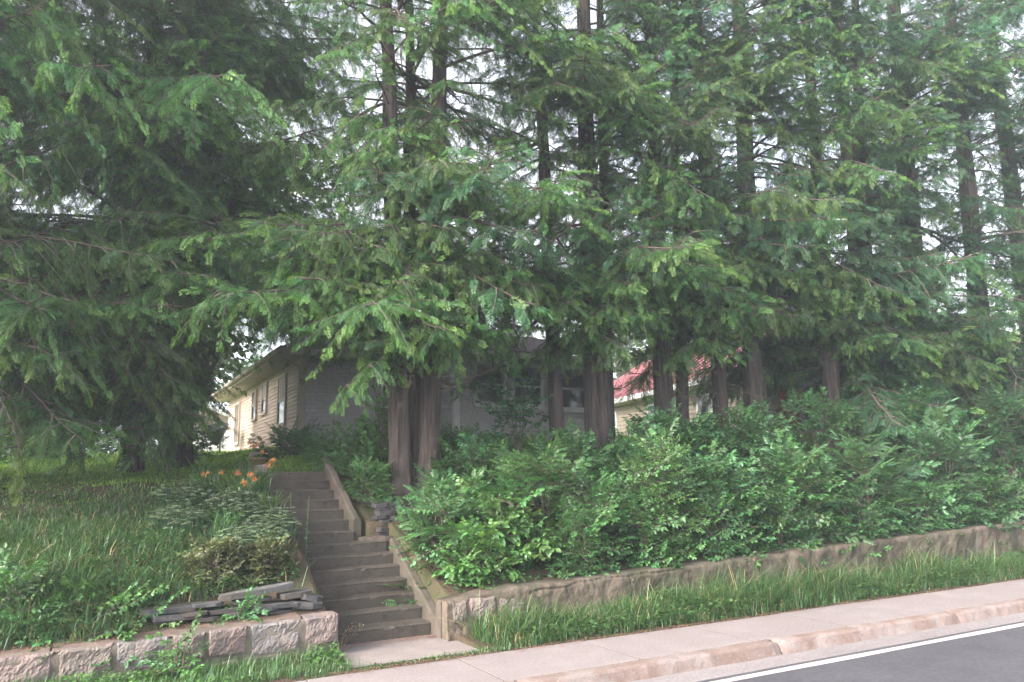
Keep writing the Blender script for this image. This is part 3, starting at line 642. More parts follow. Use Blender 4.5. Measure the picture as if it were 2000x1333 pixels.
# red-roofed house, gable end to the street
rh = thing("house", "cream house with red metal roof, orange-red panels and white posts behind right-hand cedars", "house", (18.15, 17.6, 2.75), rz=math.radians(-11.6))
wb = MB(); wb.box(0, 6.6, 0, 13.5, -.8, 2.7); wb.obj("wall", M['cream'], rh)
siding(rh, (0, 13.5), (0, .05), .0, 2.68, .16, M['cream'], (-1, 0))
siding(rh, (.05, 0), (6.6, 0), .0, 2.68, .16, M['vinylgrey'], (0, -1))
for y in (0.0, 13.5): MB().add([(0, y, 2.7), (6.6, y, 2.7), (3.3, y, 4.75)], [(0, 1, 2)]).obj("gable_wall", M['vinylgrey'], rh)
for side in (-1, 1):
    for k in range(28):   # standing seam panels
        y0 = -.5 + .52 * k; V = []
        for (x, z) in ((-.55, 2.5), (3.3, 4.9)):
            if side > 0: x = 6.6 - x
            for (dy_, dz_) in ((0, .05), (.04, .05), (.041, .0), (.515, .0)): V.append((x, y0 + dy_, z + dz_))
        pb = MB(); pb.add(V, [(0, 1, 5, 4), (1, 2, 6, 5), (2, 3, 7, 6)]); pb.obj("roof_panel", M['redroof'], rh)
pb = MB(); pb.box(-.6, -.565, -.5, 14.05, 2.33, 2.52); pb.obj("fascia", M['white'], rh)
pb = MB(); pb.add([(-.55, -.52, 2.48), (3.3, -.52, 4.88), (7.15, -.52, 2.48), (7.15, -.52, 2.3), (3.3, -.52, 4.7), (-.55, -.52, 2.3)], [(0, 1, 4, 5), (1, 2, 3, 4)]); pb.obj("barge_board", M['white'], rh)
pb = MB(); pb.box(-.545, -.005, -.48, 13.6, 2.3, 2.32); pb.obj("soffit_panel", M['soffit'], rh)
for (y0, y1, z0, z1) in ((2.2, 3.1, .9, 2.0), (6.0, 6.9, .9, 2.0), (10, 10.9, .9, 2.0)): window(rh, y0, y1, z0, z1, 'y', 0, -1, 'sash', .09, 'white')
for (x0, x1, z0, z1) in ((.02, .3, .6, 2.2), (.95, 1.25, .5, 2.42), (1.32, 1.6, .5, 2.42), (2.62, 2.72, .4, 2.2)):
    z = z0
    while z < z1 - .05:
        pb = MB(); pb.box(x0, x1, -.075, -.046, z, min(z + .29, z1)); pb.obj("panel", M['brickred'], rh); z += .31
for (x0, w_) in ((2.76, .3), (3.75, .16), (4.1, .1)):
    pb = MB(); pb.box(x0, x0 + w_, -.11, -.046, -.5, 2.4); pb.obj("corner_post", M['white'], rh)
pb = MB(); pb.box(.9, 1.66, -.10, -.046, 2.425, 2.58); pb.obj("lintel", M['white'], rh)

# small pale garage behind, white house at far left
ga = thing("garage", "small pale clapboard garage with sloping white roof edge behind the lawn", "garage", (3.15, 34, 3.0))
wb = MB(); wb.box(0, 3.2, 0, 5, -.6, 1.3); wb.add([(0, 0, 1.3), (3.2, 0, 1.3), (.6, 0, 2.3)], [(0, 1, 2)]); wb.obj("wall", M['cream'], ga)
siding(ga, (0.02, 0), (3.2, 0), 0, 1.28, .16, M['white'], (0, -1))
pb = MB(); pb.add([(-.3, -.25, 2.14), (.6, -.25, 2.42), (.6, 5.2, 2.42), (-.3, 5.2, 2.14), (3.45, -.25, 1.18), (3.45, 5.2, 1.18)], [(0, 1, 2, 3), (1, 4, 5, 2)]); pb.obj("roof", M['shingle'], ga)
pb = MB(); pb.add([(.6, -.28, 2.42), (3.45, -.28, 1.18), (3.45, -.28, 1.06), (.6, -.28, 2.30), (-.3, -.28, 2.14), (-.3, -.28, 2.02)], [(0, 1, 2, 3), (4, 0, 3, 5)]); pb.obj("fascia", M['white'], ga)
wh = thing("house", "pale bluish-white house seen below the drooping cedar boughs at far left", "house", (-8.5, 33, 2.8))
wb = MB(); wb.box(0, 7.6, 0, 7, -.8, 3.4); wb.obj("wall", M['bluewhite'], wh)
siding(wh, (0.02, 0), (7.6, 0), 0, 3.38, .2, M['bluewhite'], (0, -1))
for (x0, x1, z0, z1) in ((1.0, 1.9, 1.0, 2.2), (4.6, 5.4, 1.0, 2.2)): window(wh, x0, x1, z0, z1, 'x', 0, -1, 'sash', .09, 'white')
roof_plane((-.4, -.5, 3.42), (8, -.5, 3.42), (.8, 3.5, 5.2), (6.8, 3.5, 5.2), 14).obj("roof", M['shingle'], wh)
roof_plane((-.4, 7.5, 3.42), (8, 7.5, 3.42), (.8, 3.5, 5.2), (6.8, 3.5, 5.2), 14).obj("roof", M['shingle'], wh)

# dish, clothes pole, planter at the stair head
di = thing("satellite_dish", "black cone-backed dish tipped upward beside the beige wall", "dish", (3.80, 27.2, float(gz(3.8, 27.2)) - .12))
R_ = [(.0, .78), (.1, .80), (.2, .87), (.33, 1.0), (.36, 1.06), (.385, 1.06), (.36, .99), (.24, .80), (.12, .56), (.06, .45), (.0, .45)]
n = 20; th = np.linspace(0, 2 * np.pi, n, endpoint=False); tl = Matrix.Rotation(math.radians(16), 3, 'X') @ Matrix.Rotation(math.radians(-12), 3, 'Y')
V = np.array([(r * 1.15 * math.cos(t), r * 1.15 * math.sin(t), z) for (r, z) in R_ for t in th]) @ np.array(tl).T
i = np.arange(len(R_) - 1)[:, None] * n; j = np.arange(n)[None]; jn = (j + 1) % n
MB().add(V, np.stack([i + j, i + jn, i + n + jn, i + n + j], -1).reshape(-1, 4)).obj("bowl", M['darkmetal'], di, smooth=True)
MB().tube([(0, 0, -.1), (0, .0, .5), (.02, -.1, .62)], .03, 8, cap=True).obj("mast", M['darkmetal'], di)
po = thing("pole", "thin dark clothes pole standing on the lawn in front of the garage", "pole", (3.0, 25.0, float(gz(3.0, 25))))
MB().tube([(0, 0, -.2), (0, 0, 1.95)], .018, 8, cap=True).obj("shaft", M['darkmetal'], po)
MB().tube([(-.02, 0, 1.95), (.02, 0, 1.97)], .03, 8, cap=True).obj("cap", M['darkmetal'], po)
M['terra'] = surf_mat("brown_clay", [(0.16, 0.085, 0.06), (0.22, 0.12, 0.085)], 10, .85, .3, 50)
M['plinth'] = surf_mat("plinth_stone", [(0.22, 0.18, 0.16), (0.29, 0.24, 0.21)], 9, .9, .6, 40)
px_, py_ = 2.72, 14.75; pzz = 2.27
pl = thing("stone_block", "rounded stone block at the left of the stair head", "stone block", (px_, py_, pzz))
rough_stone(-.19, .19, -.12, .14, -.15, .3, 77, .02, 10, 8).obj("block", M['plinth'], pl)
top = MB(); top.box(-.17, .17, -.12, .14, .1, .132); top.obj("top", M['plinth'], pl)
pt = thing("planter", "squat brown clay planter resting on the stone block at the stair head", "planter", (px_, py_ + .01, pzz + .135))
prof_ = [(.0, 0), (.10, 0), (.125, .02), (.15, .10), (.165, .105), (.165, .13), (.14, .13), (.13, .1), (0, .1)]
V = np.array([(r * math.cos(t), r * math.sin(t), z) for (r, z) in prof_ for t in th]); i = np.arange(len(prof_) - 1)[:, None] * n
MB().add(V, np.stack([i + j, i + jn, i + n + jn, i + n + j], -1).reshape(-1, 4)).obj("pot", M['terra'], pt, smooth=True)
hk = thing("pipe", "grey bent vent pipe rising from the ground beside the beige wall", "pipe", (3.1, 16.6, float(gz(3.1, 16.6)) - .14))
MB().tube([(-.2, 0, -.2), (-.2, 0, .32), (-.17, 0, .38), (-.1, 0, .41), (.08, 0, .41), (.1, 0, .41)], .045, 10).obj("elbow", M['plinth'], hk, smooth=True)
MB().tube([(.1, 0, .41), (.12, 0, .41), (.121, 0, .39)], [.062, .062, .05], 10, cap=True).obj("collar", M['darkmetal'], hk)

# ---------------------------------------------------------------- cedar branches
def spray_template(r):
    """flat fern-like cedar spray in its own plane: x along, y across; returns V (k,3) and tint"""
    V = [(0, -.006), (.5, -.010), (1, 0), (.5, .010)]; T = [.1, .4, 1, .4]; F = [(0, 1, 2, 3)]
    def rh(bx, by, ang, ln, wd, t0):
        c, s = math.cos(ang), math.sin(ang); k = len(V)
        for (a, b) in ((0, 0), (.55, -wd), (1, 0), (.55, wd)): V.append((bx + ln * a * c - b * s, by + ln * a * s + b * c)); T.append(min(1, t0 + .35 * a))
        F.append((k, k + 1, k + 2, k + 3))
    n = 8
    for i in range(n):
        x = .06 + .115 * i + r.uniform(-.02, .02); sd = 1 if i % 2 else -1
        ln = (.46 * (1 - .72 * x) + .05) * r.uniform(.8, 1.15)
        for side in (sd, -sd):
            if side == -sd and r.random() < .25: continue
            a = side * math.radians(r.uniform(34, 50)); l2 = ln * (1 if side == sd else .85)
            rh(x, 0, a, l2, .021, .25 + .4 * x)
            for (f, da, fl) in ((.3, .6, .5), (.42, -.6, .45), (.65, .5, .34)):
                if r.random() < .15: continue
                rh(x + l2 * f * math.cos(a), l2 * f * math.sin(a), a + da * r.uniform(.8, 1.2), l2 * fl, .017, .35 + .4 * x)
    V = np.array(V); z = -.30 * V[:, 0] ** 2 - .25 * V[:, 1] ** 2 * 2
    return np.column_stack([V, z]), np.array(F), np.array(T)
SPR = [spray_template(np.random.default_rng(70 + k)) for k in range(6)]

def add_spray(mb, o, d, up, ln, r, tintk=1.0, mat=0):
    V, F, T = SPR[r.integers(len(SPR))]
    d = nrm(d); s = nrm(np.cross(up, d)); u = np.cross(d, s)
    roll = r.normal(0, .75); s, u = s * math.cos(roll) + u * math.sin(roll), u * math.cos(roll) - s * math.sin(roll)
    P = np.asarray(o) + ln * (V[:, :1] * d + V[:, 1:2] * s + V[:, 2:] * u)
    mb.add(P, F, mat, np.clip(T * tintk, 0, 1))

def cedar_branch(seed, L_=2.4, droop=.16, spacing=.085, bare=.28, hang=.5, fol='cedar', yellow=.5):
    r = np.random.default_rng(seed); mb = MB()
    t = np.linspace(0, 1, 9); lat = np.cumsum(r.normal(0, .07, 9))
    P = np.stack([t * L_, lat * t, L_ * (.10 * t - (droop + .10) * t ** 2 + .10 * t ** 5)], -1)
    mb.tube(P, .028 * (1 - t) ** .8 + .004, 5, 1)
    def at(s): return np.array([np.interp(s, t, P[:, i]) for i in range(3)])
    def dr(s): return nrm(at(min(s + .05, 1)) - at(max(s - .05, 0)))
    s = bare; k = 0
    while s < .97:
        o = at(s); sd = 1 if k % 2 else -1; k += 1
        ang = math.radians(r.uniform(30, 82)); d0 = dr(s); side = nrm(np.cross((0, 0, 1), d0)) * sd
        d = nrm(d0 * math.cos(ang) + side * math.sin(ang) + np.array([0, 0, r.normal(0, .22)])); tl = L_ * (.36 * (1 - .72 * s) + .05) * r.uniform(.45, 1.25)
        u = np.linspace(0, 1, 5); hg = hang * r.uniform(.3, 1.7)
        Q = o + np.outer(u * tl, d) + np.stack([r.normal(0, .10) * tl * u ** 2, r.normal(0, .10) * tl * u ** 2, -hg * tl * u ** 1.8 + r.uniform(-.05, .12) * tl * u], -1)
        mb.tube(Q, .009 * (1 - u) + .003, 3, 1)
        m_ = max(3, int(tl / .032))
        tk = yellow * r.uniform(.2, 1.3)
        for i in range(m_):
            w = (i + .6) / m_
            if w < .12: continue
            p = np.array([np.interp(w, u, Q[:, c]) for c in range(3)])
            dq = nrm(Q[min(4, int(w * 4) + 1)] - Q[int(w * 4) if w < 1 else 3])
            ss = 1 if i % 2 else -1; sv = nrm(np.cross((0, 0, 1), dq)) * ss
            dd = dq * r.uniform(.6, 1.0) + sv * r.uniform(.35, .9) + np.array([r.normal(0, .2), r.normal(0, .2), -r.uniform(-.1, .9)])
            add_spray(mb, p, dd, nrm((r.normal(0, .35), r.normal(0, .35), 1)), r.uniform(.115, .195) * (1.1 - .3 * w), r, tk * (.45 + .7 * w))
        add_spray(mb, Q[-1], Q[-1] - Q[-2] + np.array([0, 0, -.05]), (r.normal(0, .3), r.normal(0, .3), 1), r.uniform(.13, .2), r, tk * 1.2)
        s += spacing / L_ * r.uniform(.7, 1.3)
    add_spray(mb, P[-1], dr(1), (0, 0, 1), .28, r, yellow)
    return mb.mesh("branch", [M[fol], M['twig']])

def dead_branch(seed, L_=1.9):
    r = np.random.default_rng(seed); mb = MB(); t = np.linspace(0, 1, 7)
    P = np.stack([t * L_, np.cumsum(r.normal(0, .05, 7)) * t, L_ * (.12 * t - .18 * t ** 2) + np.cumsum(r.normal(0, .02, 7))], -1)
    mb.tube(P, .02 * (1 - t) ** .8 + .003, 4, 0)
    for k in range(12):
        s = r.uniform(.2, .98); o = np.array([np.interp(s, t, P[:, i]) for i in range(3)])
        d = nrm((r.uniform(.2, 1), r.normal(0, .8), r.normal(-.1, .4))); l = r.uniform(.2, .7) * (1.2 - s)
        u = np.linspace(0, 1, 4); Q = o + np.outer(u * l, d) + np.stack([0 * u, 0 * u, -.2 * l * u ** 2], -1); mb.tube(Q, .007 * (1 - u) + .002, 3, 0)
        for j in range(3):
            o2 = Q[r.integers(1, 4)]; d2 = nrm(d + r.normal(0, .7, 3)); Q2 = np.array([o2, o2 + d2 * r.uniform(.08, .3)]); mb.tube(Q2, [.004, .0015], 3, 0)
    return mb.mesh("dead_branch", [M['twig']])

BR = {'std': [cedar_branch(k, L_=2.0, droop=.13 + .06 * (k % 3), yellow=.75) for k in range(5)],
      'stdl': [cedar_branch(10 + k, L_=3.2, droop=.20 + .05 * (k % 3), bare=.34, yellow=.75) for k in range(3)],
      'sparse': [cedar_branch(20 + k, L_=2.2, spacing=.13, bare=.38, droop=.10, hang=.4, fol='cedar_dull', yellow=.6) for k in range(4)],
      'hang': [cedar_branch(40 + k, L_=2.3, droop=.40, bare=.3, hang=.9, yellow=.8) for k in range(4)],
      'hangl': [cedar_branch(50 + k, L_=3.5, droop=.38, bare=.34, hang=.8, yellow=.8) for k in range(3)],
      'far': [cedar_branch(60 + k, L_=2.4, spacing=.1, droop=.15, fol='cedar_dull', yellow=.25) for k in range(4)]}
BL = {'std': 2.0, 'stdl': 3.2, 'sparse': 2.2, 'hang': 2.3, 'hangl': 3.5, 'far': 2.4}
DEAD = [dead_branch(k) for k in range(5)]

def trunk_pts(x, y, z0, z1, lean=(0, 0), wig=.10, n=26, seed=0):
    r = np.random.default_rng(seed); t = np.linspace(0, 1, n)
    wx = np.cumsum(r.normal(0, wig / 3, n)); wy = np.cumsum(r.normal(0, wig / 3, n))
    return np.stack([x + lean[0] * t + wx * t, y + lean[1] * t + wy * t, z0 + (z1 - z0) * t], -1)

def trunk_mesh(P, r0, seed=0, sides=18):
    z = P[:, 2] - P[0, 2]; H = z[-1]
    # dense lower rings for flare and flutes
    zz = np.concatenate([np.linspace(0, 1.2, 7), np.linspace(1.5, H, 26)]); Q = np.stack([np.interp(zz, z, P[:, i]) for i in range(3)], -1)
    R = r0 * (1 - .82 * (zz / H) ** 1.1) * (1 + .45 * np.exp(-zz / .35)) + .012
    return MB().tube(Q, R, sides, 0, wob=.11)

def place_branch(mesh, crown, p, az, pitch, scale, roll=0.0, name="branch"):
    o = link(name, mesh, crown, p)
    o.rotation_euler = (roll, -pitch, az)
    o.scale = (scale, scale * random.uniform(.85, 1.2), scale)
    return o

def ok_clear(p, az, pitch, ln, boxes):
    c, s = math.cos(az), math.sin(az)
    for f in (.5, .8, 1.0):
        q_ = (p[0] + c * ln * f, p[1] + s * ln * f, p[2] + math.sin(pitch) * ln * f - .3 * ln * f * f)
        for (x0, x1, y0, y1, z0, z1) in boxes:
            if x0 < q_[0] < x1 and y0 < q_[1] < y1 and z0 < q_[2] - .25 < z1: return False
    return True

def cedar(label, trunks, H, zmin, n, R0, mix, group="cedars along the top of the bank", seed=0, boxes=(), dead=16, low_pitch=-12, name="cedar_tree", topR=.5, shape=1.25, azf=None, zcap=13.0, skirt=.14, extra=()):
    """trunks: (x, y, radius, lean_x, lean_y, height factor)"""
    r = np.random.default_rng(seed); random.seed(seed)
    x0, y0 = trunks[0][0], trunks[0][1]; zb = float(gz(x0, y0))
    t = thing(name, label, "tree", (x0, y0, zb), group)
    pts = []
    for k, (x, y, rad, lx, ly, hf) in enumerate(trunks):
        P = trunk_pts(x - x0, y - y0, float(gz(x, y)) - zb - .25, H * hf, (lx, ly), seed=seed * 7 + k)
        trunk_mesh(P, rad).obj("trunk", M['bark'], t, smooth=True); pts.append((P, H * hf))
    cr = link("crown", None, t)
    tries = 0; cnt = 0
    while cnt < n and tries < n * 6:
        tries += 1
        P, h = pts[r.integers(len(pts))]
        zc = zcap * h / H
        z = r.uniform(zmin, zc) if r.random() < .9 else r.uniform(zc, h - .3)
        if r.random() < skirt: z = zmin + 2.2 * r.random()
        f = (z - zmin) / (h - zmin)
        p = np.array([np.interp(z, P[:, 2], P[:, i]) for i in range(2)] + [z])
        az = r.uniform(0, 2 * math.pi)
        if azf is not None and r.random() > azf(az, f): continue
        ln = R0 * (1 - f ** shape) + topR; ln *= r.uniform(.6, 1.2) * (.8 + .35 * math.sin(z * 1.9 + az * 1.5 + seed))
        pitch = math.radians(low_pitch + 38 * f + r.normal(0, 15))
        if not ok_clear(p + np.array([x0, y0, zb]), az, pitch, ln, boxes): continue
        kind = mix[r.integers(len(mix))]
        if ln > 2.7 and kind in ('std', 'hang'): kind += 'l'
        me = BR[kind][r.integers(len(BR[kind]))]
        place_branch(me, cr, p, az, pitch, ln / BL[kind], r.normal(0, .2)); cnt += 1
    for (ne, azc, azw, za, zb_, la, lb) in extra:   # low boughs on one side
        got = 0
        for _ in range(ne * 5):
            if got >= ne: break
            P, h = pts[r.integers(len(pts))]; z = r.uniform(za, zb_); p = np.array([np.interp(z, P[:, 2], P[:, i]) for i in range(2)] + [z]); az = azc + r.uniform(-azw, azw); ln = r.uniform(la, lb); pitch = math.radians(r.normal(-8, 10))
            if not ok_clear(p + np.array([x0, y0, zb]), az, pitch, ln, boxes): continue
            kind = 'std' if ln < 2.6 else 'stdl'; place_branch(BR[kind][r.integers(len(BR[kind]))], cr, p, az, pitch, ln / BL[kind], r.normal(0, .2)); got += 1
    for k in range(dead):
        P, h = pts[r.integers(len(pts))]; z = r.uniform(max(1.8, zmin - 1.6), min(h, zmin + 7))
        p = np.array([np.interp(z, P[:, 2], P[:, i]) for i in range(2)] + [z])
        place_branch(DEAD[r.integers(5)], cr, p, r.uniform(0, 6.28), math.radians(r.uniform(-20, 25)), r.uniform(.45, 1.0), r.uniform(0, 6), "dead_branch")
    return t

VIEW_HOUSE = [(1.5, 3.3, 10, 15, 1.0, 4.2), (1.5, 4.9, 15, 31, 1.0, 5.0), (3.3, 7.6, 10, 20, 1.0, 2.95)]
PORCH = [(5.9, 9.4, 9.5, 15, 2.0, 3.75), (7.4, 12.5, 15, 19, 2, 4.2)]
GAPS = [(9.4, 12.5, 9, 14.6, 2, 4.6)]
REDH = [(12.2, 14.6, 9, 14.4, 2, 4.75), (14.6, 17.4, 9, 14, 2, 4.3)]

# big drooping cedars on the left lawn
GL = "drooping cedars on the left lawn"
cedar("large drooping cedar at far left, boughs hanging down to the lawn", [(-2.7, 15.0, .32, .1, 0, 1)], 19, 2.2, 230, 4.0, ['hang', 'hang', 'std'], GL, 11, VIEW_HOUSE, 10, -16, shape=2.2, extra=[(12, -1.0, .9, 1.6, 3.4, 2.2, 3.4)])
cedar("drooping cedar on the lawn with dark trunk left of the leaning trunk", [(.75, 17.4, .21, .1, .1, 1)], 19, 2.4, 225, 3.9, ['hang', 'std', 'std'], GL, 12, VIEW_HOUSE, 10, -14, shape=2.2, extra=[(26, -1.9, 1.0, 1.3, 3.8, 2.0, 3.3)])
cedar("drooping cedar with thick dark trunk standing nearest the garage", [(1.75, 18.6, .23, -.1, .2, 1)], 19, 2.7, 200, 3.9, ['hang', 'std', 'std'], GL, 13, VIEW_HOUSE, 10, -10, shape=2.2, extra=[(16, -2.1, .8, 1.6, 4, 2.0, 3.0)])
cedar("tall cedar at the left picture edge behind the drooping boughs", [(-6.6, 20, .3, 0, 0, 1)], 19, 2.3, 120, 3.9, ['hang', 'std'], GL, 14, VIEW_HOUSE, 6, -12, shape=2.2)

# row along the bank right of the steps
EXTRA = {0: [(40, math.pi * 1.08, .8, 2.9, 5.0, 1.9, 2.9), (18, -math.pi / 2, .9, 2.7, 6.5, 1.4, 2.2), (10, -.5, .7, 2.8, 4.6, 1.3, 2.1), (26, -1.6, 1.9, 6.5, 12.5, 1.3, 2.2)], 1: [(18, -1.9, 1.5, 2.8, 4.6, 1.2, 2.1), (14, -1.6, 2, 6, 12.5, 1.1, 1.9)], 2: [(24, -1.9, 1.5, 2.8, 4.6, 1.3, 2.2), (18, -1.6, 2, 6, 12.5, 1.2, 2.0)],
         3: [(12, -1.6, 1.5, 3.8, 5.4, 1.3, 2.1)], 4: [(8, -1.6, 1.5, 3.8, 5.4, 1.2, 2.0)], 5: [(12, -1.6, 1.6, 3.8, 5.4, 1.3, 2.2)], 6: [(14, -1.6, 1.6, 3.7, 5.4, 1.4, 2.3)], 7: [(10, -1.6, 1.6, 3.2, 4.8, 1.5, 2.5)], 8: [(22, -1.6, 1.6, 2.0, 4.2, 1.5, 2.5)], 9: [(22, -1.6, 1.6, 1.7, 4.2, 1.6, 2.7)]}
FRONT = lambda az, f: 1.0 if math.sin(az) < .25 else .6
ROW = [
 ("triple-trunk cedar with three thick bare stems beside the stair head", [(4.98, 13.3, .185, -.6, .1, 1), (5.22, 13.45, .145, .1, .2, .93), (5.45, 13.28, .205, .4, -.1, 1)], 18, 2.7, 290, 2.6, ['std', 'std', 'sparse'], VIEW_HOUSE + PORCH, 26, 13),
 ("slim cedar with one straight bare stem in front of the white porch window", [(8.5, 13.6, .15, -.35, 0, 1)], 18, 3.1, 112, 2.0, ['std', 'sparse', 'sparse'], PORCH, 22, 13),
 ("thick-stemmed cedar with paired trunks at the right corner of the beige house", [(9.42, 13.5, .26, -.25, 0, 1), (9.85, 13.8, .16, .6, .2, .9)], 18, 3.1, 165, 2.35, ['std', 'sparse', 'sparse'], PORCH + GAPS, 30, 13),
 ("cedar with stout trunk in front of the red roof, left of two thin stems", [(11.25, 13.6, .22, .4, 0, 1)], 18, 3.0, 145, 2.35, ['std', 'std', 'sparse'], GAPS, 20, 13.5),
 ("thin-trunked cedar just right of the stout one before the red roof", [(11.95, 13.8, .14, .6, 0, 1)], 17, 3.1, 105, 2.15, ['std', 'sparse'], GAPS, 18, 13.5),
 ("pair of thin dark cedar stems in front of the red-roofed house", [(12.9, 13.5, .16, .4, 0, 1), (13.3, 14.0, .12, .2, 0, .95)], 19, 2.8, 170, 2.35, ['std', 'std', 'sparse'], REDH, 22, 14),
 ("tall cedar with twin dark trunks covering the house's front corner", [(13.9, 13.5, .23, .7, 0, 1), (14.5, 13.9, .18, 1.1, 0, 1)], 20, 2.7, 205, 2.5, ['std', 'std', 'far'], REDH, 18, 15),
 ("cedar with low light-tipped boughs before the white porch posts", [(16.3, 13.2, .2, 1.0, 0, 1)], 20, 2.3, 200, 2.6, ['std', 'std', 'far'], REDH, 8, 16),
 ("cedar with rough brown trunk and forked companion stem far right", [(17.9, 13.4, .27, .9, 0, 1), (18.6, 13.8, .22, 1.5, 0, .95)], 21, 2.2, 250, 2.6, ['std', 'far', 'far'], [], 12, 17),
 ("stout dark-trunked cedar second from the right end of the row", [(20.6, 13.6, .33, 1.3, 0, 1)], 23, 1.9, 240, 2.8, ['far', 'far', 'std'], [], 14, 19),
 ("dense cedar at the right end of the row by the road bend", [(23.2, 13.3, .3, 1.2, 0, 1)], 24, 1.2, 250, 2.9, ['far', 'far', 'std'], [], 8, 20),
 ("farthest cedar at the right picture edge, partly out of frame", [(26.6, 13.5, .3, 0, 0, 1)], 25, 1.0, 260, 3.0, ['far'], [], 6, 22),
 ("hidden-trunked cedar closing the row beyond the right picture edge", [(30.5, 14.0, .3, 0, 0, 1)], 25, 1.0, 220, 3.0, ['far'], [], 4, 22),
]
for k, (lb_, tr, H, zm, n, R0, mix, bx, dd, zc) in enumerate(ROW):
    cedar(lb_, tr, H, zm + (.55 if 0 < k < 7 else .25), int(n * (.70 if k == 0 else .82)), R0, mix, seed=21 + k, boxes=bx, dead=dd, low_pitch=-12, shape=2.0, zcap=zc, skirt=.24 if k == 0 else (.07 if k < 7 else .14), azf=FRONT, extra=EXTRA.get(k, ()))

# ---------------------------------------------------------------- broadleaf shrubs
def leaf_geo(mb, o, d, up, ln, wd, r, tint=0.0, fold=.25, curl=.25, mat=0):
    """ovate folded leaf, 8 triangles"""
    d = nrm(d); s = nrm(np.cross(up, d)); u = np.cross(d, s)
    xs_ = (0, .3, .68, 1.0); wv = (.0, 1.0, .8, 0)
    mid = [np.asarray(o) + d * ln * x - u * ln * curl * x * x for x in xs_]
    V = mid + [mid[i] + sg * s * wd * .5 * wv[i] + u * fold * wd * .5 * wv[i] for sg in (1, -1) for i in (1, 2)]
    F4 = [(1, 2, 5, 4), (2, 1, 6, 7)]; F3 = [(0, 1, 4), (2, 3, 5), (1, 0, 6), (3, 2, 7)]
    mb.add(V, F4, mat, tint); mb.add(V, F3, mat, tint)

def leafy_branch(seed, kind, L_=.75, mat='mid'):
    r = np.random.default_rng(seed); mb = MB(); t = np.linspace(0, 1, 6)
    P = np.stack([t * L_, np.cumsum(r.normal(0, .02, 6)), L_ * (.08 * t - .22 * t ** 2)], -1)
    mb.tube(P, .007 * (1 - t) + .002, 4, 1)
    def at(s): return np.array([np.interp(s, t, P[:, i]) for i in range(3)])
    if kind == 'pinnate':
        for k in range(9):
            s = .15 + .85 * k / 8; o = at(s); a = (1 if k % 2 else -1) * r.uniform(.5, 1.1) * (1 - .8 * (k == 8))
            d = nrm((math.cos(a), math.sin(a), r.uniform(-.2, .35))); ln = r.uniform(.2, .27); n = 7
            u = np.linspace(0, 1, 5); Q = o + np.outer(u * ln, d) + np.stack([0 * u, 0 * u, -.35 * ln * u ** 2], -1)
            mb.tube(Q, .0022, 3, 1); sv = nrm(np.cross((0, 0, 1), d)); tt = r.uniform(0, 1)
            for i in range(n):
                w = .22 + .78 * i / (n - 1); p = np.array([np.interp(w, u, Q[:, c]) for c in range(3)])
                for sg in ((1, -1) if i < n - 1 else (0,)):
                    dd = d * (.45 if sg else 1) + sv * sg + np.array([0, 0, -.25])
                    l = .078 * (1 - .45 * abs(w - .45)) * r.uniform(.9, 1.1); leaf_geo(mb, p, dd, (r.normal(0, .15), r.normal(0, .15), 1), l, l * .36, r, tt * .7 + .2 * w, .2, .2)
    else:
        ls, lw, nt, per = {'ovate': (.10, .6, 7, 6), 'broad': (.125, .72, 6, 5), 'small': (.054, .7, 9, 8), 'maple': (.10, .95, 7, 5)}[kind]
        for k in range(nt):
            s = .12 + .88 * k / (nt - 1); o = at(s); sg = 1 if k % 2 else -1
            a = sg * r.uniform(.5, 1.2) * (0.2 if k == nt - 1 else 1); d = nrm((math.cos(a), math.sin(a), r.uniform(-.25, .45))); ln = L_ * .38 * (1 - .5 * s) * r.uniform(.8, 1.2)
            Q = np.array([o, o + d * ln * .5, o + d * ln + np.array([0, 0, -.1 * ln])]); mb.tube(Q, [.004, .003, .0015], 3, 1)
            sv = nrm(np.cross((0, 0, 1), d)); tt = r.uniform(0, .7)
            for i in range(per):
                w = (i + .8) / per; p = o + d * ln * w; s2 = 1 if i % 2 else -1
                dd = d * r.uniform(.3, .9) + sv * s2 * r.uniform(.5, 1) + np.array([0, 0, r.uniform(-.55, .2)])
                if i == per - 1: dd = d + np.array([0, 0, -.3])
                l = ls * r.uniform(.65, 1.25); leaf_geo(mb, p, dd, (r.normal(0, .3), r.normal(0, .3), 1), l, l * lw, r, min(1, tt + .3 * w), .25, .3)
    return mb.mesh("leafy_branch", [M[mat], M['twig']])
SB = {}
for kn, mat, c in (('pinnate', 'mid', 5), ('ovate', 'mid', 5), ('broad', 'bright', 5), ('small', 'mid', 5)):
    SB[kn] = [leafy_branch(800 + 10 * len(SB) + i, kn, mat=mat) for i in range(c)]
SB['smallb'] = [leafy_branch(860 + i, 'small', mat='bright') for i in range(4)]
SB['pinb'] = [leafy_branch(870 + i, 'pinnate', mat='bright') for i in range(4)]
SB['odark'] = [leafy_branch(880 + i, 'ovate', mat='dark') for i in range(5)]
SB['pdark'] = [leafy_branch(890 + i, 'pinnate', mat='dark') for i in range(4)]
SB['maple'] = [leafy_branch(900 + i, 'maple', L_=.9, mat='dark') for i in range(4)]
SB['treeleaf'] = [leafy_branch(910 + i, 'maple', L_=1.0, mat='maple') for i in range(5)]
SB['olive'] = [leafy_branch(920 + i, 'small', L_=.5, mat='olive') for i in range(3)]

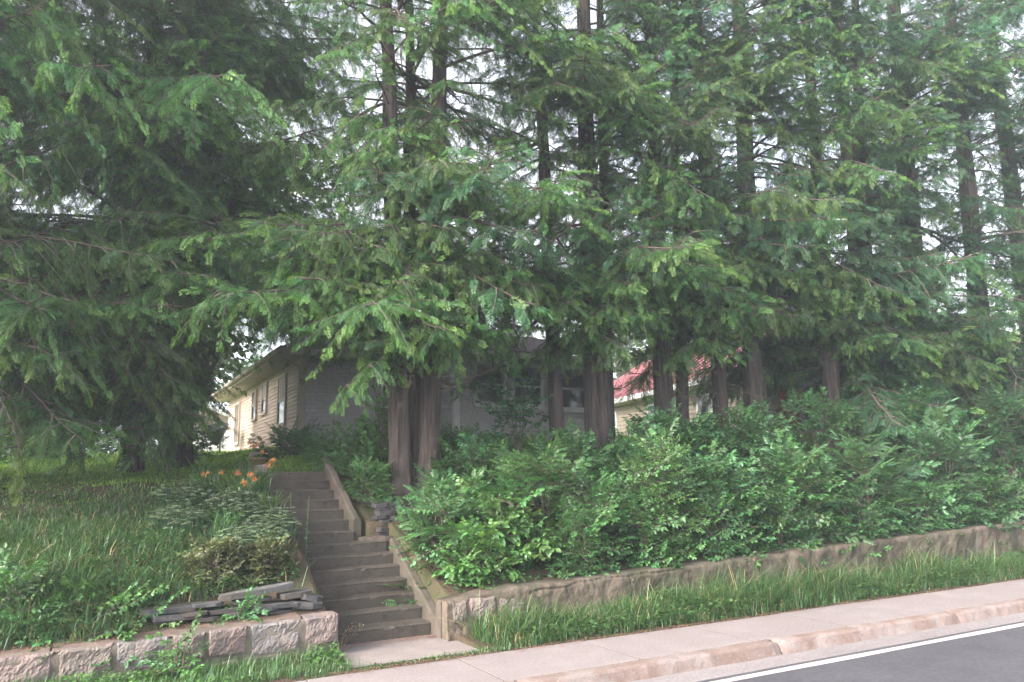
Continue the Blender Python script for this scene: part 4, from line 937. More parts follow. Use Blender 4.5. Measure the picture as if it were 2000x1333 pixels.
def shrub(label, x, y, h, w, kinds, n, group=None, seed=0, name="shrub", cat="shrub", stems=7, sc=(.55, 1.05), depth=None, bottom=.05):
    r = np.random.default_rng(seed); random.seed(seed); zb = float(gz(x, y)); t = thing(name, label, cat, (x, y, zb), group)
    depth = depth or w * .8; ends = []
    for k in range(stems):
        a = r.uniform(0, 6.28); q_ = r.uniform(.15, .8)
        e = np.array([math.cos(a) * w * .5 * q_, math.sin(a) * depth * .5 * q_, h * r.uniform(.55, .92)])
        u = np.linspace(0, 1, 6); P = np.outer(u, e) * np.stack([u ** .6, u ** .6, np.ones(6)], -1); P[:, 2] = -.08 + (e[2] + .08) * u
        MB().tube(P, .014 * (1 - u) + .004, 5).obj("stem", M['twig'], t); ends.append(P)
    fo = link("foliage", None, t)
    for k in range(n):
        # points through the outer shell of an uneven dome
        th = r.uniform(0, 6.28); v = bottom + (1 - bottom) * r.random() ** 1.15
        lump = 1 + .22 * math.sin(3 * th + seed) + .15 * math.sin(5 * th + seed * 2 + v * 4)
        rad = math.sqrt(max(0, 1 - (max(v - .25, 0) / .75) ** 2.2)) * r.uniform(.35, 1.0) ** .5 * lump
        px, py = math.cos(th) * rad * w * .5, math.sin(th) * rad * depth * .5
        zz = v * h + float(gz(x + px, y + py) - zb) * (1 - .5 * v)
        s = r.uniform(*sc); az = th + r.normal(0, .6); pit = math.radians(r.uniform(-15, 35) + 40 * v ** 2)
        L_ = .75 * s * .6
        p = (px - math.cos(az) * L_ * math.cos(pit), py - math.sin(az) * L_ * math.cos(pit), zz - L_ * math.sin(pit) * .7)
        kd = kinds[r.integers(len(kinds))]
        place_branch(SB[kd][r.integers(len(SB[kd]))], fo, p, az, pit, s, r.normal(0, .4), "leafy_branch")
    return t

G1 = "leafy shrubs on the bank right of the steps"
shrubs = [
 ("bushy shrub with fine divided leaves spilling over the cheek wall at mid stair", 4.75, 11.1, .85, 1.0, ['small', 'pinnate'], 60),
 ("shrub with feathery divided leaves below the triple-trunk cedar", 5.35, 11.7, .72, 1.3, ['pinnate', 'pinnate', 'ovate'], 80),
 ("light green shrub with arching fern-like leaves in the middle of the bank", 6.7, 11.2, 1.25, 1.5, ['pinnate', 'pinb', 'pinnate'], 95),
 ("dark rounded shrub just right of the triple trunk's foot", 6.1, 12.5, .95, 1.5, ['odark', 'odark', 'ovate'], 95),
 ("slender young maple in front of the white porch", 7.55, 13.6, 2.1, .9, ['maple', 'odark'], 30),
 ("tall leafy shrub hiding the foot of the slim cedar", 8.2, 12.6, .9, 1.6, ['ovate', 'odark', 'pinnate'], 95),
 ("low grey-green shrub overhanging the cracked wall", 7.5, 10.8, .85, 1.3, ['small', 'small'], 75),
 ("yellow-green small-leaved shrub reaching down over the wall top", 8.75, 10.7, 1.45, 1.15, ['smallb', 'smallb', 'small'], 95),
 ("dark shrub behind the yellow-green one, below the paired trunks", 9.5, 12.0, 1.25, 1.7, ['odark', 'ovate'], 100),
 ("broad mid-green shrub below the stout cedar by the red roof", 10.6, 12.6, 1.3, 1.9, ['odark', 'ovate', 'maple'], 115),
 ("low dark shrub along the wall below the thin cedar", 10.3, 10.9, 1.1, 1.6, ['ovate', 'odark'], 85),
 ("tall dark shrub below the twin-trunked cedar", 12.6, 12.4, 1.45, 2.2, ['odark', 'odark', 'ovate'], 120),
 ("mid-green spreading shrub with divided leaves over the wall, right of centre", 12.2, 10.9, 1.2, 1.9, ['pdark', 'pinnate', 'ovate'], 95),
 ("light-tipped shrub in front of the white porch posts", 15.2, 12.6, 1.6, 2.4, ['ovate', 'ovate', 'pinnate'], 125),
 ("low arching shrub above the grassy verge right of centre", 14.4, 10.9, 1.25, 2.2, ['pdark', 'pinnate'], 100),
 ("dark shrub at the foot of the rough brown forked cedar", 18.0, 12.2, 1.9, 2.6, ['odark', 'pdark'], 125),
 ("wide arching shrub leaning over the verge at right", 17.0, 10.8, 1.4, 2.6, ['pdark', 'odark'], 115),
 ("feathery dark shrub beneath the dense right-hand cedar", 20.6, 11.3, 2.0, 3.0, ['pdark', 'pdark', 'odark'], 135),
 ("dark undergrowth shrub at the right end of the bank", 24.0, 11.3, 2.2, 3.4, ['pdark', 'odark'], 135),
 ("last shrub at the right picture edge beside the sidewalk", 28.0, 11.2, 2.4, 3.6, ['pdark', 'odark'], 120),
]
for i, (lb_, x, y, h, w, kd, n) in enumerate(shrubs): shrub(lb_, x, y, h * (1.0 if x < 5.6 else 1.18), w * 1.1, kd, int(n * 1.55), group=G1, seed=900 + i, bottom=-.04)

# big-leaved bush in front, each leaf its own part
LM = []
for k in range(4):
    mb = MB(); r = np.random.default_rng(k); leaf_geo(mb, (0, 0, 0), (1, 0, 0), (0, 0, 1), .115, .078, r, [.1, .35, .6, .9][k], .22, .3)
    LM.append(mb.mesh("leaf", [M['bright']]))
def leaf_bush(label, x, y, h, w, n, seed, group=None, canes=16, name="bramble_bush"):
    r = np.random.default_rng(seed); zb = float(gz(x, y)); t = thing(name, label, "shrub", (x, y, zb), group); left = n
    for c in range(canes):
        a = r.uniform(0, 6.28); rad = r.uniform(.2, 1) ** .6
        e = np.array([math.cos(a) * rad * w * .5, math.sin(a) * rad * w * .4, 0]); hz = h * (1 - .55 * rad ** 2) * r.uniform(.8, 1.1)
        u = np.linspace(0, 1, 7); P = np.outer(u ** 1.1, e); P[:, 2] = -.06 + hz * (1.5 * u - .55 * u ** 3)
        P[:, 2] += np.array([float(gz(x + p[0], y + p[1]) - zb) for p in P]) * .8
        MB().tube(P, .006 * (1 - u) + .002, 4).obj("cane", M['mid'], t)
        m_ = min(left, int(n / canes)); left -= m_
        for k in range(m_ // 3):
            s = r.uniform(.3, 1); o = np.array([np.interp(s, u, P[:, i]) for i in range(3)])
            az = r.uniform(0, 6.28); o = o + np.array([math.cos(az), math.sin(az), .4]) * r.uniform(.03, .09)
            for j, da in enumerate((-1.15, 0, 1.15)):
                lf = link("leaf", LM[r.integers(4)], t, o); lf.rotation_euler = (r.normal(0, .3), r.uniform(-.1, .6), az + da); lf.scale = (r.uniform(.65, 1.15),) * 3
for i, (lb_, x, w) in enumerate([("low trailing plant on the wall top just right of the light bramble", 6.9, 1.1), ("low trailing plant on the wall top above the long crack's right end", 8.0, .9), ("low trailing plant on the wall top below the dark shrub", 9.6, 1.2), ("low trailing plant on the wall top above the purple flower spikes", 11.1, 1.3), ("low trailing plant on the wall top right of the purple spikes", 13.2, 1.6), ("low trailing plant on the wall top before the porch-post shrub", 15.4, 1.9), ("low trailing plant on the wall top near the lone purple spike", 17.8, 2.2), ("low trailing plant on the wall top far right", 20.6, 2.8), ("low trailing plant on the wall top at the right picture edge", 24, 3.6)]):
    shrub(lb_, x, 10.32, .8, w, ['ovate', 'odark', 'small'] if x > 9 else ['small', 'ovate'], int(50 + 30 * w), "plants trailing over the right wall", 990 + i, depth=.8, sc=(.45, .95), stems=4, bottom=-.12)
leaf_bush("light green bramble bush with large oval leaves above the parged wall's left end", 5.95, 10.55, .95, 1.5, 297, 41, "brambles at the wall")
leaf_bush("small pale bramble trailing at the corner where wall and steps meet", 4.95, 10.35, .45, 1.1, 200, 42, "brambles at the wall", 12)
shrub("mid-green undergrowth bush behind the light green bramble", 5.7, 10.9, .95, 1.3, ['broad', 'ovate', 'broad'], 55, G1, 955)
shrub("pale broad-leaved bush at the base of the light bramble", 5.2, 10.6, .6, 1.0, ['broad', 'smallb'], 38, G1, 956)

# left bank plants beside the steps
shrub("small olive-brown mounded bush left of the slate stack", 1.55, 11.05, .50, .85, ['olive'], 80, "olive bushes on the left bank", 961, sc=(.5, .8))
shrub("small olive-brown bush in front of the dark slate stack", 2.18, 10.95, .48, .7, ['olive'], 70, "olive bushes on the left bank", 962, sc=(.5, .8))
shrub("leafy weed clump trailing over the granite wall at lower left", .25, 10.3, .34, 1.4, ['ovate', 'small', 'broad'], 42, "broadleaf weeds on the left wall", 963, stems=4, sc=(.4, .75))
shrub("leafy weeds at the left picture edge above the pink granite block", -.75, 10.6, .45, 1.2, ['ovate', 'small'], 40, "broadleaf weeds on the left wall", 964, stems=4, sc=(.4, .75))
shrub("low weed sprouting between the stacked grey slates", 1.75, 10.15, .18, .5, ['ovate'], 14, "broadleaf weeds on the left wall", 965, stems=3, sc=(.3, .5))
shrub("leafy weed at the foot of the granite wall in the verge", 1.05, 9.5, .42, .45, ['broad', 'ovate'], 18, None, 966, stems=3, sc=(.4, .6))
shrub("low ferny ground plant at the top right of the stairs", 4.5, 14.6, .5, 1.3, ['pinb', 'pinnate'], 60, "ferny plants at the stair head", 967, sc=(.5, .8))
shrub("bright ferny plant spilling over the upper cheek wall", 4.35, 13.3, .55, .9, ['pinnate', 'pinb'], 52, "ferny plants at the stair head", 968, sc=(.45, .75))
shrub("bright ferny mound in front of the grey house wall", 4.9, 15.9, .5, 1.8, ['pinb', 'pinb', 'smallb'], 75, "ferny plants at the stair head", 969, sc=(.5, .85))
shrub("yellow-green leafy sapling left of the triple trunks before the grey wall", 5.2, 15.0, 1.15, .8, ['smallb', 'broad'], 42, "ferny plants at the stair head", 970)
shrub("ferny plant in front of the grey wall at the left corner of the house", 4.0, 17.6, .45, 1.6, ['pinb', 'pinnate'], 60, "ferny plants at the stair head", 971, sc=(.5, .85))
shrub("light green bush in front of the porch siding", 7.1, 15.2, .55, 2.2, ['smallb', 'ovate'], 80, G1, 972)

def varieg(label, x, y, w, n, seed):
    r = np.random.default_rng(seed); zb = float(gz(x, y)); t = thing("variegated_plant", label, "plant", (x, y, zb), "white-edged groundcover clumps on the left bank")
    ed = MB(); st_ = MB()
    for k in range(n):
        a = r.uniform(0, 6.28); q_ = r.uniform(0, 1) ** .5; px, py = math.cos(a) * q_ * w * .5, math.sin(a) * q_ * w * .38; h = r.uniform(.26, .42) * (1 - .3 * q_)
        g0 = float(gz(x + px, y + py) - zb); o = np.array([px, py, g0 + h]); st_.tube([(px * .9, py * .9, g0 - .02), o], [.003, .002], 3)
        for j in range(3):
            az = a + (j - 1) * 1.2 + r.normal(0, .2); d = nrm((math.cos(az), math.sin(az), r.uniform(-.3, .15))); l = r.uniform(.06, .1)
            s = nrm(np.cross((0, 0, 1), d)); wd = l * .62
            P = [o, o + d * l * .35 + s * wd * .5, o + d * l * .75 + s * wd * .36, o + d * l, o + d * l * .75 - s * wd * .36, o + d * l * .35 - s * wd * .5]
            c = o + d * l * .5; I = [c + (p - c) * .66 + np.array([0, 0, .001]) for p in P]
            V = P + I; F = [(i, (i + 1) % 6, (i + 1) % 6 + 6, i + 6) for i in range(6)]
            tt = np.concatenate([np.full(6, .95), np.full(6, .35)]); ed.add(V, F, 0, tt); ed.add(I, [(0, 1, 2, 3), (0, 3, 4, 5)], 0, 0.05)
    st_.obj("stems", M['mid'], t)["kind"] = "stuff"; o = ed.obj("foliage", M['varieg'], t); o["kind"] = "stuff"
varieg("white-edged groundcover clump highest on the bank, left of the orange lilies", 1.35, 13.3, .9, 190, 1)
varieg("white-edged groundcover clump just below the orange lilies", 2.15, 12.7, 1.0, 220, 2)
varieg("white-edged groundcover clump against the stair edge", 2.5, 12.0, .8, 170, 3)
varieg("white-edged groundcover clump lowest on the bank, above the dark slates", 2.1, 11.55, .95, 220, 4)
varieg("white-edged groundcover clump farthest left in the long grass", 1.2, 12.4, .8, 120, 5)

# ---------------------------------------------------------------- blades: grass and daylilies
def blades(mb, P, H, W, az, lean, tint0, tint1, mat=0, r=rng, droop=.0):
    """vectorised arching blades, 5 triangles each"""
    n = len(P); c, s = np.cos(az), np.sin(az); lv = [0, .4, .75, 1.0]
    rows = []
    for f in lv:
        out_ = lean * H * f ** 1.8; up = H * f * (1 - .35 * lean * f) - droop * H * f ** 3
        ctr = P + np.stack([c * out_, s * out_, up], -1)
        w = W * (1 - f ** 1.6) * .5 if f < 1 else 0 * W
        if f < 1:
            rows += [ctr + np.stack([-s * w, c * w, 0 * w], -1), ctr + np.stack([s * w, -c * w, 0 * w], -1)]
        else: rows.append(ctr)
    V = np.stack(rows, 1).reshape(-1, 3); b = np.arange(n)[:, None] * 7
    tt = np.stack([tint0 + (tint1 - tint0) * f for f in (0, 0, .4, .4, .75, .75, 1)], 1) if not np.isscalar(tint0) else np.tile(np.array([tint0 + (tint1 - tint0) * f for f in (0, 0, .4, .4, .75, .75, 1)]), (n, 1))
    F4 = np.concatenate([b + np.array([0, 1, 3, 2]), b + np.array([2, 3, 5, 4])]); F3 = b + np.array([4, 5, 6])
    mb.add(V, F4, mat, tt.ravel()); k = mb.n - len(V)
    mb.t.append(F3 + k); mb.tm.append(np.full(len(F3), mat))

def grass(name, n, xr, yr, h, wd, mats, lean=(.2, .8), keep=None, tint=(0, .8), clump=.5, seed=1, azb=None, droop=.15, hmul=None):
    r = np.random.default_rng(seed); x = r.uniform(*xr, n); y = r.uniform(*yr, n)
    # gather blades into tussocks
    cx = r.uniform(*xr, n // 14 + 1); cy = r.uniform(*yr, n // 14 + 1); ci = r.integers(0, len(cx), n); u = r.random(n) < clump
    x = np.where(u, cx[ci] + r.normal(0, .045, n), x); y = np.where(u, cy[ci] + r.normal(0, .05, n), y)
    k = np.ones(n, bool) if keep is None else keep(x, y, r); x, y, ci, u = x[k], y[k], ci[k], u[k]; n = len(x)
    P = np.stack([x, y, gz(x, y) - .01], -1); hh = (1 + .5 * smooth_noise(x, y, seed, 3, 1.3)) * r.uniform(*h, n) * (hmul(x, y) if hmul else 1)
    az = np.where(u, np.arctan2(y - cy[ci], x - cx[ci]) + r.normal(0, .5, n), r.uniform(0, 6.28, n)) + .4 * smooth_noise(x, y, seed + 3, 3, .8)
    hh = hh * np.where(u, 1.15 * r.uniform(.55, 1.2, len(cx))[ci], .8)
    tn = np.clip(r.uniform(tint[0], tint[1], n) + .25 * smooth_noise(x, y, seed + 5, 3, .9), 0, 1)
    mi = r.random(n); mb = MB()
    for m_i in range(len(mats)):
        q_ = (mi < .93) if (len(mats) > 1 and m_i == 0) else ((mi >= .93) if len(mats) > 1 else np.ones(n, bool))
        if q_.any(): blades(mb, P[q_], hh[q_], r.uniform(*wd, q_.sum()), az[q_], r.uniform(*lean, q_.sum()), tn[q_] * .35, tn[q_], m_i, r, droop)
    o = mb.obj(name, [M[k_] for k_ in mats]); return tag(o, kind="stuff")
nostair = lambda x, y: ~((x > 2.66) & (x < 4.5) & (y < 14.6))
grass("bank_grass", 52000, (-7, 2.75), (10.12, 14.0), (.22, .58), (.007, .015), ['grass', 'straw'], (.4, 1.3), lambda x, y, r: nostair(x, y) & ~((x > .6) & (y < 10.62)) & (r.random(len(x)) < np.where((x > 1.3) & (y < 11.7), .35, 1)) & ((x > -3.2) | (r.random(len(x)) < .4)) & (r.random(len(x)) < np.clip(1.55 - (x - .3) * .75, .14, 1)), (.0, .75), .6, 3, droop=.3, hmul=lambda x, y: np.clip(1.15 - (y - 11.2) * .36, .28, 1.1))
grass("lawn_grass", 60000, (-14, 5.2), (13.6, 33), (.06, .14), (.010, .022), ['lawn'], (.1, .7), lambda x, y, r: ((x < 4.4) | (y < 18.9)) & nostair(x, y) & (r.random(len(x)) < np.clip(1.3 - (y - 14) * .05, .25, 1)), (.1, 1), .3, 4)
grass("verge_grass", 46000, (4.6, 34), (8.86, 9.74), (.25, .74), (.006, .013), ['grass', 'straw'], (.35, 1.4), lambda x, y, r: r.random(len(x)) < np.clip((y - 8.72) * 2.2, .1, 1) * np.clip(1.25 - (x - 5) * .022, .45, 1), (.1, 1), .7, 5, hmul=lambda x, y: np.clip(.8 + (x - 5) * .05, .8, 1.5) * np.clip(.45 + (y - 8.86) * 1.1, .45, 1.1))
grass("verge_grass", 9000, (-4, 3.0), (8.75, 9.72), (.08, .26), (.006, .012), ['grass'], (.2, .9), lambda x, y, r: r.random(len(x)) < np.clip((2.95 - x) * 4, 0, 1), (.3, 1), .5, 6)
grass("verge_grass", 1500, (2.8, 5.0), (8.80, 9.05), (.03, .09), (.006, .012), ['grass'], (.3, .9), None, (.3, 1), .6, 7)
grass("bank_grass", 16000, (4.6, 20), (14.3, 18.5), (.2, .5), (.009, .018), ['lawn', 'straw'], (.2, .8), lambda x, y, r: ((y < 17.6) | (x < 7.9)), (.2, 1), .4, 8)

# low leafy cover: on the shaded bank and among the verge grass
def ground_leaves(name, n, xr, yr, size, mat, keep=None, seed=1, h=(.02, .16), tint=(0, .7)):
    r = np.random.default_rng(seed); x = r.uniform(*xr, n); y = r.uniform(*yr, n)
    if keep is not None: k = keep(x, y, r); x, y = x[k], y[k]
    n = len(x); z = gz(x, y) + r.uniform(*h, n) * (1 + .5 * smooth_noise(x, y, seed, 3, 2)); az = r.uniform(0, 6.28, n); l = r.uniform(*size, n); w = l * r.uniform(.5, .75, n)
    dz = r.uniform(-.5, .35, n); d = np.stack([np.cos(az), np.sin(az), dz], -1); s = np.stack([-np.sin(az), np.cos(az), r.normal(0, .35, n)], -1); o = np.stack([x, y, z], -1)
    L1, W1 = l[:, None], w[:, None]; upv = np.array([0, 0, 1.0])
    V = np.stack([o, o + d * L1 * .4 + s * W1 * .5 + upv * W1 * .1, o + d * L1 - upv * L1 * .15, o + d * L1 * .4 - s * W1 * .5 + upv * W1 * .1, o + d * L1 * .5], 1).reshape(-1, 3)
    b = np.arange(n)[:, None] * 5; F = np.concatenate([b + np.array(a) for a in ((0, 1, 4), (1, 2, 4), (0, 4, 3), (3, 4, 2))])
    tn = np.repeat(r.uniform(*tint, n), 5)
    return tag(MB().add(V, F, 0, tn).obj(name, M[mat]), kind="stuff")
ground_leaves("bank_groundcover", 22000, (4.5, 32), (10.06, 14.2), (.05, .10), 'dark', lambda x, y, r: nostair(x, y) & (r.random(len(x)) < np.clip(1.1 - (x - 6) * .025, .4, 1)), 1)
ground_leaves("bank_groundcover", 9000, (3.9, 9), (13.3, 18.6), (.05, .10), 'bright', lambda x, y, r: nostair(x, y), 2, (.03, .3))
ground_leaves("bank_groundcover", 9000, (-5, 2.6), (10.2, 14.2), (.04, .08), 'mid', lambda x, y, r: ~((x > .5) & (y < 10.6)) & (smooth_noise(x, y, 8, 3, 1.2) > -.1), 3, (.02, .22))
ground_leaves("verge_weeds", 9000, (4.9, 20), (8.84, 9.72), (.04, .085), 'mid', lambda x, y, r: smooth_noise(x, y, 9, 3, 1.6) > -.1, 4, (.01, .22), (.2, 1))
ground_leaves("verge_weeds", 5000, (-3, 3.0), (8.78, 9.7), (.03, .07), 'bright', lambda x, y, r: smooth_noise(x, y, 11, 3, 1.6) > -.25, 5, (.01, .10), (0, .8))

# dry needles and litter: on the wall coping, steps and sidewalk edge
M['needle'] = surf_mat("fallen_needles", [(0.26, 0.13, 0.085), (0.17, 0.10, 0.07)], 30, .95, 0, objvar=0)
def litter(name, n, fx, seed, l=(.015, .05)):
    r = np.random.default_rng(seed); x, y, z = fx(r, n); n = len(x); az = r.uniform(0, 6.28, n); L1 = r.uniform(*l, n); d = np.stack([np.cos(az), np.sin(az), r.normal(0, .15, n)], -1) * L1[:, None]; s = np.stack([-np.sin(az), np.cos(az), 0 * az], -1) * (L1 * .12)[:, None]
    o = np.stack([x, y, z], -1); V = np.stack([o - s, o + s, o + d], 1).reshape(-1, 3); b = np.arange(n)[:, None] * 3
    return tag(MB().add(V, b + np.array([0, 1, 2])).obj(name, M['needle']), kind="stuff")
def f1(r, n): 
    x = r.uniform(-4, 2.4, n); y = r.uniform(9.83, 10.25, n); return x, y, wall_top(x) + .014 + .02 * r.random(n)
litter("needle_litter", 3800, f1, 1)
def f2(r, n):
    k = r.integers(0, 14, n); x = r.uniform(2.9, 4.25, n); y = Y0 + TREAD * k + r.beta(2.5, 1, n) * TREAD; z = RISE * (k + 1) + .008
    m_ = (x < 3.88) | (k < 7); return x[m_], y[m_], z[m_]
litter("needle_litter", 900, f2, 2, (.02, .06))
def f3(r, n):
    x = r.uniform(2.5, 22, n); y = 8.80 + np.abs(r.normal(0, .06, n)) * np.where(r.random(n) < .5, 1, -1); return x, y, np.full(n, .012)
litter("needle_litter", 2600, f3, 3, (.02, .07))
def f4(r, n):
    x = r.uniform(2.85, 4.35, n); y = 10.26 - np.abs(r.normal(0, .12, n)); return x, y, np.full(n, .006)
litter("needle_litter", 420, f4, 4, (.02, .07))

# daylilies
def daylily(label, x, y, n, h, flowers, seed):
    h *= 1.2
    r = np.random.default_rng(seed); zb = float(gz(x, y)); t = thing("daylily", label, "flower", (x, y, zb), "daylily clumps by the steps"); mb = MB()
    P = np.stack([r.normal(0, .09, n), r.normal(0, .08, n), np.full(n, -.02)], -1)
    blades(mb, P, r.uniform(.7, 1.1, n) * h, r.uniform(.016, .026, n), r.uniform(0, 6.28, n), r.uniform(.35, 1.0, n), r.uniform(0, .3, n), r.uniform(.4, 1, n), 0, r, .22)
    o = mb.obj("leaves", M['lily'], t)
    for (fx, fy, fh) in flowers:
        u = np.linspace(0, 1, 6); Q = np.stack([fx * u ** 1.4, fy * u ** 1.4, fh * (1.1 * u - .1 * u ** 2)], -1)
        sk = MB().tube(Q, .005, 5).obj("flower_stalk", M['lily'], t)
        for b_ in range(r.integers(3, 6)):
            az = r.uniform(0, 6.28); el = r.uniform(.1, .9); d = nrm((math.cos(az), math.sin(az), el)); fm = MB(); o = Q[-1] + np.array([0, 0, -.015 * b_])
            tt = np.linspace(0, 1, 5); fm.tube(o + np.outer(tt * .065, d), [.002, .006, .009, .007, .0015], 6, 0, .6)
            if b_ < 2:   # open trumpet: six recurving petals
                s = nrm(np.cross(d, (0, 0, 1))); u2 = np.cross(s, d)
                for k in range(6):
                    a = k * math.pi / 3; rd = s * math.cos(a) + u2 * math.sin(a); tn = np.cross(d, rd)
                    A = [o + d * .02, o + d * .045 + rd * .014, o + d * .062 + rd * .034, o + d * .06 + rd * .048]
                    V = [A[0], A[1] + tn * .008, A[2] + tn * .009, A[3], A[2] - tn * .009, A[1] - tn * .008]
                    fm.add(V, [(0, 1, 2, 5), (5, 2, 3, 4)], 0, [.2, .4, .8, 1, .8, .4])
            fm.obj("flower", M['orange'], sk)
    return t
daylily("daylily clump with orange blooms beside the stone block at the stair head", 2.42, 14.2, 70, .75, [(.15, -.12, .62), (.28, -.2, .5), (.05, -.2, .66)], 1)
daylily("daylily clump with orange buds arching over the upper steps", 2.5, 13.5, 75, .75, [(.22, -.1, .58), (.1, -.25, .5)], 2)
daylily("daylily clump with the largest cluster of orange flowers", 2.12, 13.15, 70, .7, [(.0, -.2, .52), (.15, -.25, .48), (.25, -.12, .42), (.08, -.3, .36)], 3)
daylily("daylily clump with two orange flowers farthest from the steps", 1.7, 13.45, 60, .65, [(-.05, -.25, .42), (.15, -.25, .44)], 4)
daylily("flowerless daylily clump in the middle of the white-edged groundcover", 1.85, 12.15, 55, .6, [], 5)
daylily("flowerless daylily clump at the top of the bank by the lawn", 1.75, 14.1, 70, .8, [], 6)
daylily("flowerless dark daylily clump hugging the stair edge", 2.55, 12.6, 60, .65, [], 7)

# tall weeds and flower spikes
def spike(label, x, y, h, mat, seed, group, lean=.1, leaves=8, name="flower_spike", z=None, cat="flower"):
    r = np.random.default_rng(seed); zb = float(gz(x, y)) if z is None else z; t = thing(name, label, cat, (x, y, zb), group); a = r.uniform(0, 6.28); u = np.linspace(0, 1, 7)
    Q = np.stack([math.cos(a) * lean * h * u ** 2, math.sin(a) * lean * h * u ** 2, h * u - .02], -1); MB().tube(Q, .005 * (1 - .6 * u), 5).obj("stem", M['mid'], t)
    fm = MB()
    for k in range(34):
        s = .58 + .42 * k / 33; o = np.array([np.interp(s, u, Q[:, i]) for i in range(3)]); az = k * 2.4; leaf_geo(fm, o, (math.cos(az), math.sin(az), .5), (0, 0, 1), .028 * (1.25 - s * .7), .018, r, r.uniform(0, 1))
    fm.obj("flower_head", M[mat], t); lm = MB()
    for k in range(leaves):
        s = .06 + .5 * k / max(1, leaves); o = np.array([np.interp(s, u, Q[:, i]) for i in range(3)]); az = k * 2.4; l = .16 * (1.1 - s); leaf_geo(lm, o, (math.cos(az), math.sin(az), .35), (0, 0, 1), l, l * .4, r, .4)
    if leaves: lm.obj("leaves", M['mid'], t)
G = "flower spikes in the verge grass"
spike("purple flower spike in the verge grass, left of its pair", 9.95, 9.45, .72, 'purple', 1, G)
spike("purple flower spike in the verge grass, right of its pair", 10.35, 9.4, .62, 'purple', 2, G)
spike("pale faded flower spike beside the two purple ones", 9.55, 9.5, .7, 'straw', 3, G)
spike("lone purple flower spike farther along the verge", 15.6, 9.5, .8, 'purple', 4, G)
G = "tall weeds growing at the step edge"
spike("tall seed-headed weed growing at the left edge of the middle steps", 2.86, 11.55, .95, 'straw', 5, G, .04, 10, "tall_weed", .95, "weed")
spike("shorter seed-headed weed a step higher than the tall one", 2.78, 12.2, .7, 'straw', 6, G, .03, 8, "tall_weed", 1.25, "weed")
dg = thing("dry_grass", "wispy dry grass tuft with pale seed heads at the wall's end by the lowest step", "dry grass", (2.9, 9.92, .0)); r = np.random.default_rng(4); mb = MB()
P = np.stack([r.normal(0, .02, 22), r.normal(0, .02, 22), np.full(22, .0)], -1); blades(mb, P, r.uniform(.2, .42, 22), np.full(22, .004), r.normal(.2, .7, 22), r.uniform(.5, 1.1, 22), .4, 1.0); mb.obj("stems", M['straw'], dg); mb = MB()
for k in range(40): o = np.array([r.uniform(.06, .3), r.normal(0, .06), .22 + r.uniform(-.04, .1)]); leaf_geo(mb, o, r.normal(0, 1, 3), (0, 0, 1), .022, .009, r, .9)
mb.obj("seed_heads", M['straw'], dg)

# ---------------------------------------------------------------- broadleaf trees behind
def broad_tree(label, trunk, limbs, R, n, kinds, seed, group=None, scale=(1.2, 2.2), name="broadleaf_tree"):
    """trunk: list of (x, y, z, radius); limbs: list of (start index, end point); crown clumps round limb ends"""
    r = np.random.default_rng(seed); random.seed(seed); x0, y0, z0, _ = trunk[0]; t = thing(name, label, "tree", (x0, y0, z0), group); o0 = np.array([x0, y0, z0])
    T = np.array([a[:3] for a in trunk]) - o0; MB().tube(np.concatenate([[T[0] - [0, 0, .3]], T]), [trunk[0][3] * 1.35] + [a[3] for a in trunk], 14, 0, wob=.06).obj("trunk", M['darkbark'], t, smooth=True)
    cr = link("crown", None, t); ends = []
    for (k, e) in limbs:
        a = T[k]; e = np.array(e) - o0; u = np.linspace(0, 1, 7); P = a + np.outer(u, e - a); P[:, 2] += np.sin(u * 3.14) * .3; P += np.cumsum(r.normal(0, .05, P.shape), 0) * u[:, None]
        MB().tube(P, trunk[k][3] * .55 * (1 - u) ** .8 + .015, 7).obj("limb", M['darkbark'], t); ends += [P[4], P[5], P[6], P[6]]
    for i in range(n):
        c = ends[r.integers(len(ends))]; v = nrm(r.normal(0, 1, 3)); p = c + v * R * r.uniform(.1, 1) ** .6 * np.array([1, 1, .7]); az = math.atan2(v[1], v[0]) + r.normal(0, .5)
        kd = kinds[r.integers(len(kinds))]; place_branch(SB[kd][r.integers(len(SB[kd]))], cr, p, az, math.radians(r.uniform(-30, 25)), r.uniform(*scale), r.normal(0, .4), "leafy_branch")
    return t
b0 = float(gz(2.6, 24.5))
broad_tree("dark-barked tree leaning right with forked trunk, between lawn cedars and house", [(2.0, 24.5, b0, .36), (2.35, 24.6, b0 + 1.2, .33), (2.95, 24.7, b0 + 2.8, .29), (3.7, 24.9, b0 + 4.6, .23), (4.3, 25, b0 + 7.0, .16)],
    [(2, (2.0, 24, 8.2)), (3, (6.2, 24.5, 9.2)), (3, (3.2, 25.5, 10.5)), (4, (4.3, 25, 13.0)), (4, (6.0, 25.5, 12.5)), (4, (2.6, 24.5, 12.0)), (2, (1.2, 25, 6.4))], 1.7, 260, ['treeleaf'], 5)
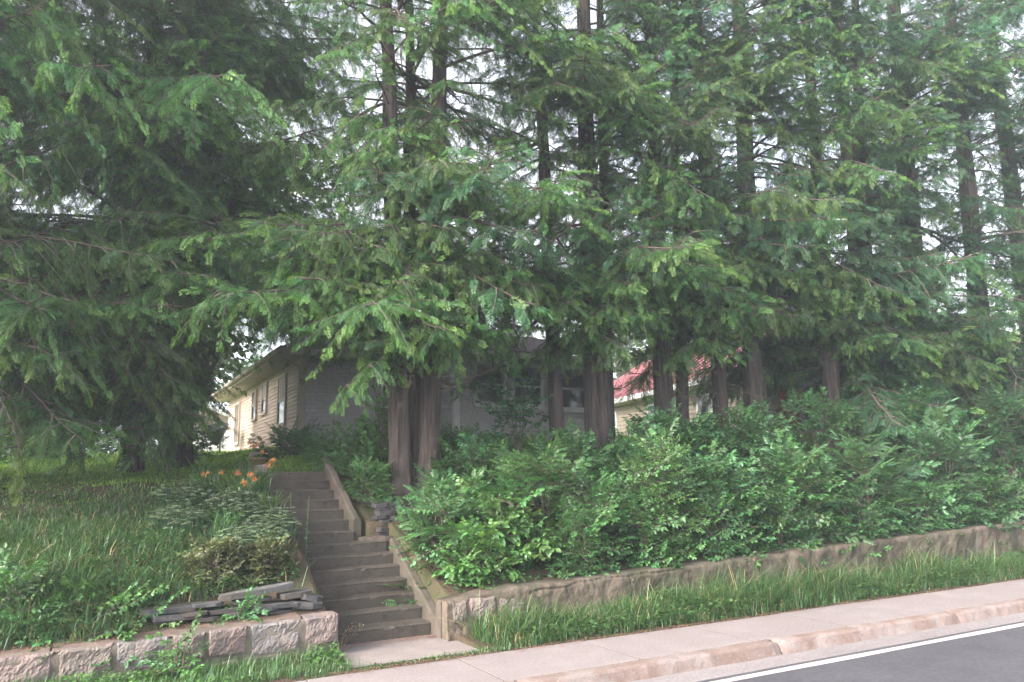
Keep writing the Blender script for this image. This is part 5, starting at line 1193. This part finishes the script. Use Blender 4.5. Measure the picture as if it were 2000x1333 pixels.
for k, (lb_, x, y, h, R, n) in enumerate([("rounded light green tree far behind the garage", 4.2, 44, 5.5, 2.2, 120), ("spreading green tree beyond the white house", -3.5, 46, 7, 2.8, 150), ("leafy tree behind the beige house roof", 14, 40, 7.5, 2.6, 130), ("leafy tree far behind the red-roofed house", 33, 44, 8.5, 3.4, 170), ("broad green tree beyond the right-hand cedars", 42, 30, 9, 3.6, 180), ("green tree at the far left behind the drooping cedars", -12, 38, 8, 3.2, 160)]):
    zb = float(gz(x, y)); broad_tree(lb_, [(x, y, zb, .25), (x + .1, y, zb + h * .35, .2), (x, y + .2, zb + h * .7, .12)], [(1, (x - R * .6, y, zb + h * .7)), (1, (x + R * .6, y - .3, zb + h * .68)), (2, (x, y, zb + h)), (2, (x + R * .4, y + .4, zb + h * .9)), (2, (x - R * .4, y - .4, zb + h * .92))], R * .75, n, ['treeleaf'], 50 + k, "trees behind the houses", (1.6, 2.8))
shrub("dark leafy bush at the foot of the leaning trunk beside the garage", 2.2, 23.2, 1.1, 1.6, ['odark', 'ovate'], 60, "bushes along the back of the lawn", 981, sc=(.8, 1.3))
shrub("pinkish-brown twiggy bush under the drooping cedars at the lawn's rear", -.6, 27, 1.5, 2.2, ['olive', 'odark'], 80, "bushes along the back of the lawn", 982, sc=(.9, 1.6))
shrub("yellow-green bush hanging beside the white house at the rear of the lawn", -1.6, 24, 1.1, 1.6, ['smallb', 'ovate'], 50, "bushes along the back of the lawn", 983, sc=(.8, 1.3))

# ---------------------------------------------------------------- thin air volume added to imitate veiling glare of lens and window
hz = MB(); hz.box(-405, 405, -305, 405, -1.6, 29.0)
ho = hz.obj("haze", [])
m, N, L, out = mat_new("haze_air")
pv = N.new("ShaderNodeVolumePrincipled"); pv.inputs["Color"].default_value = (.80, .88, 1.0, 1); pv.inputs["Density"].default_value = 0.0021; pv.inputs["Anisotropy"].default_value = 0.35
L.new(pv.outputs[0], out.inputs["Volume"]); ho.data.materials.clear(); ho.data.materials.append(m)
tag(ho, kind="stuff")
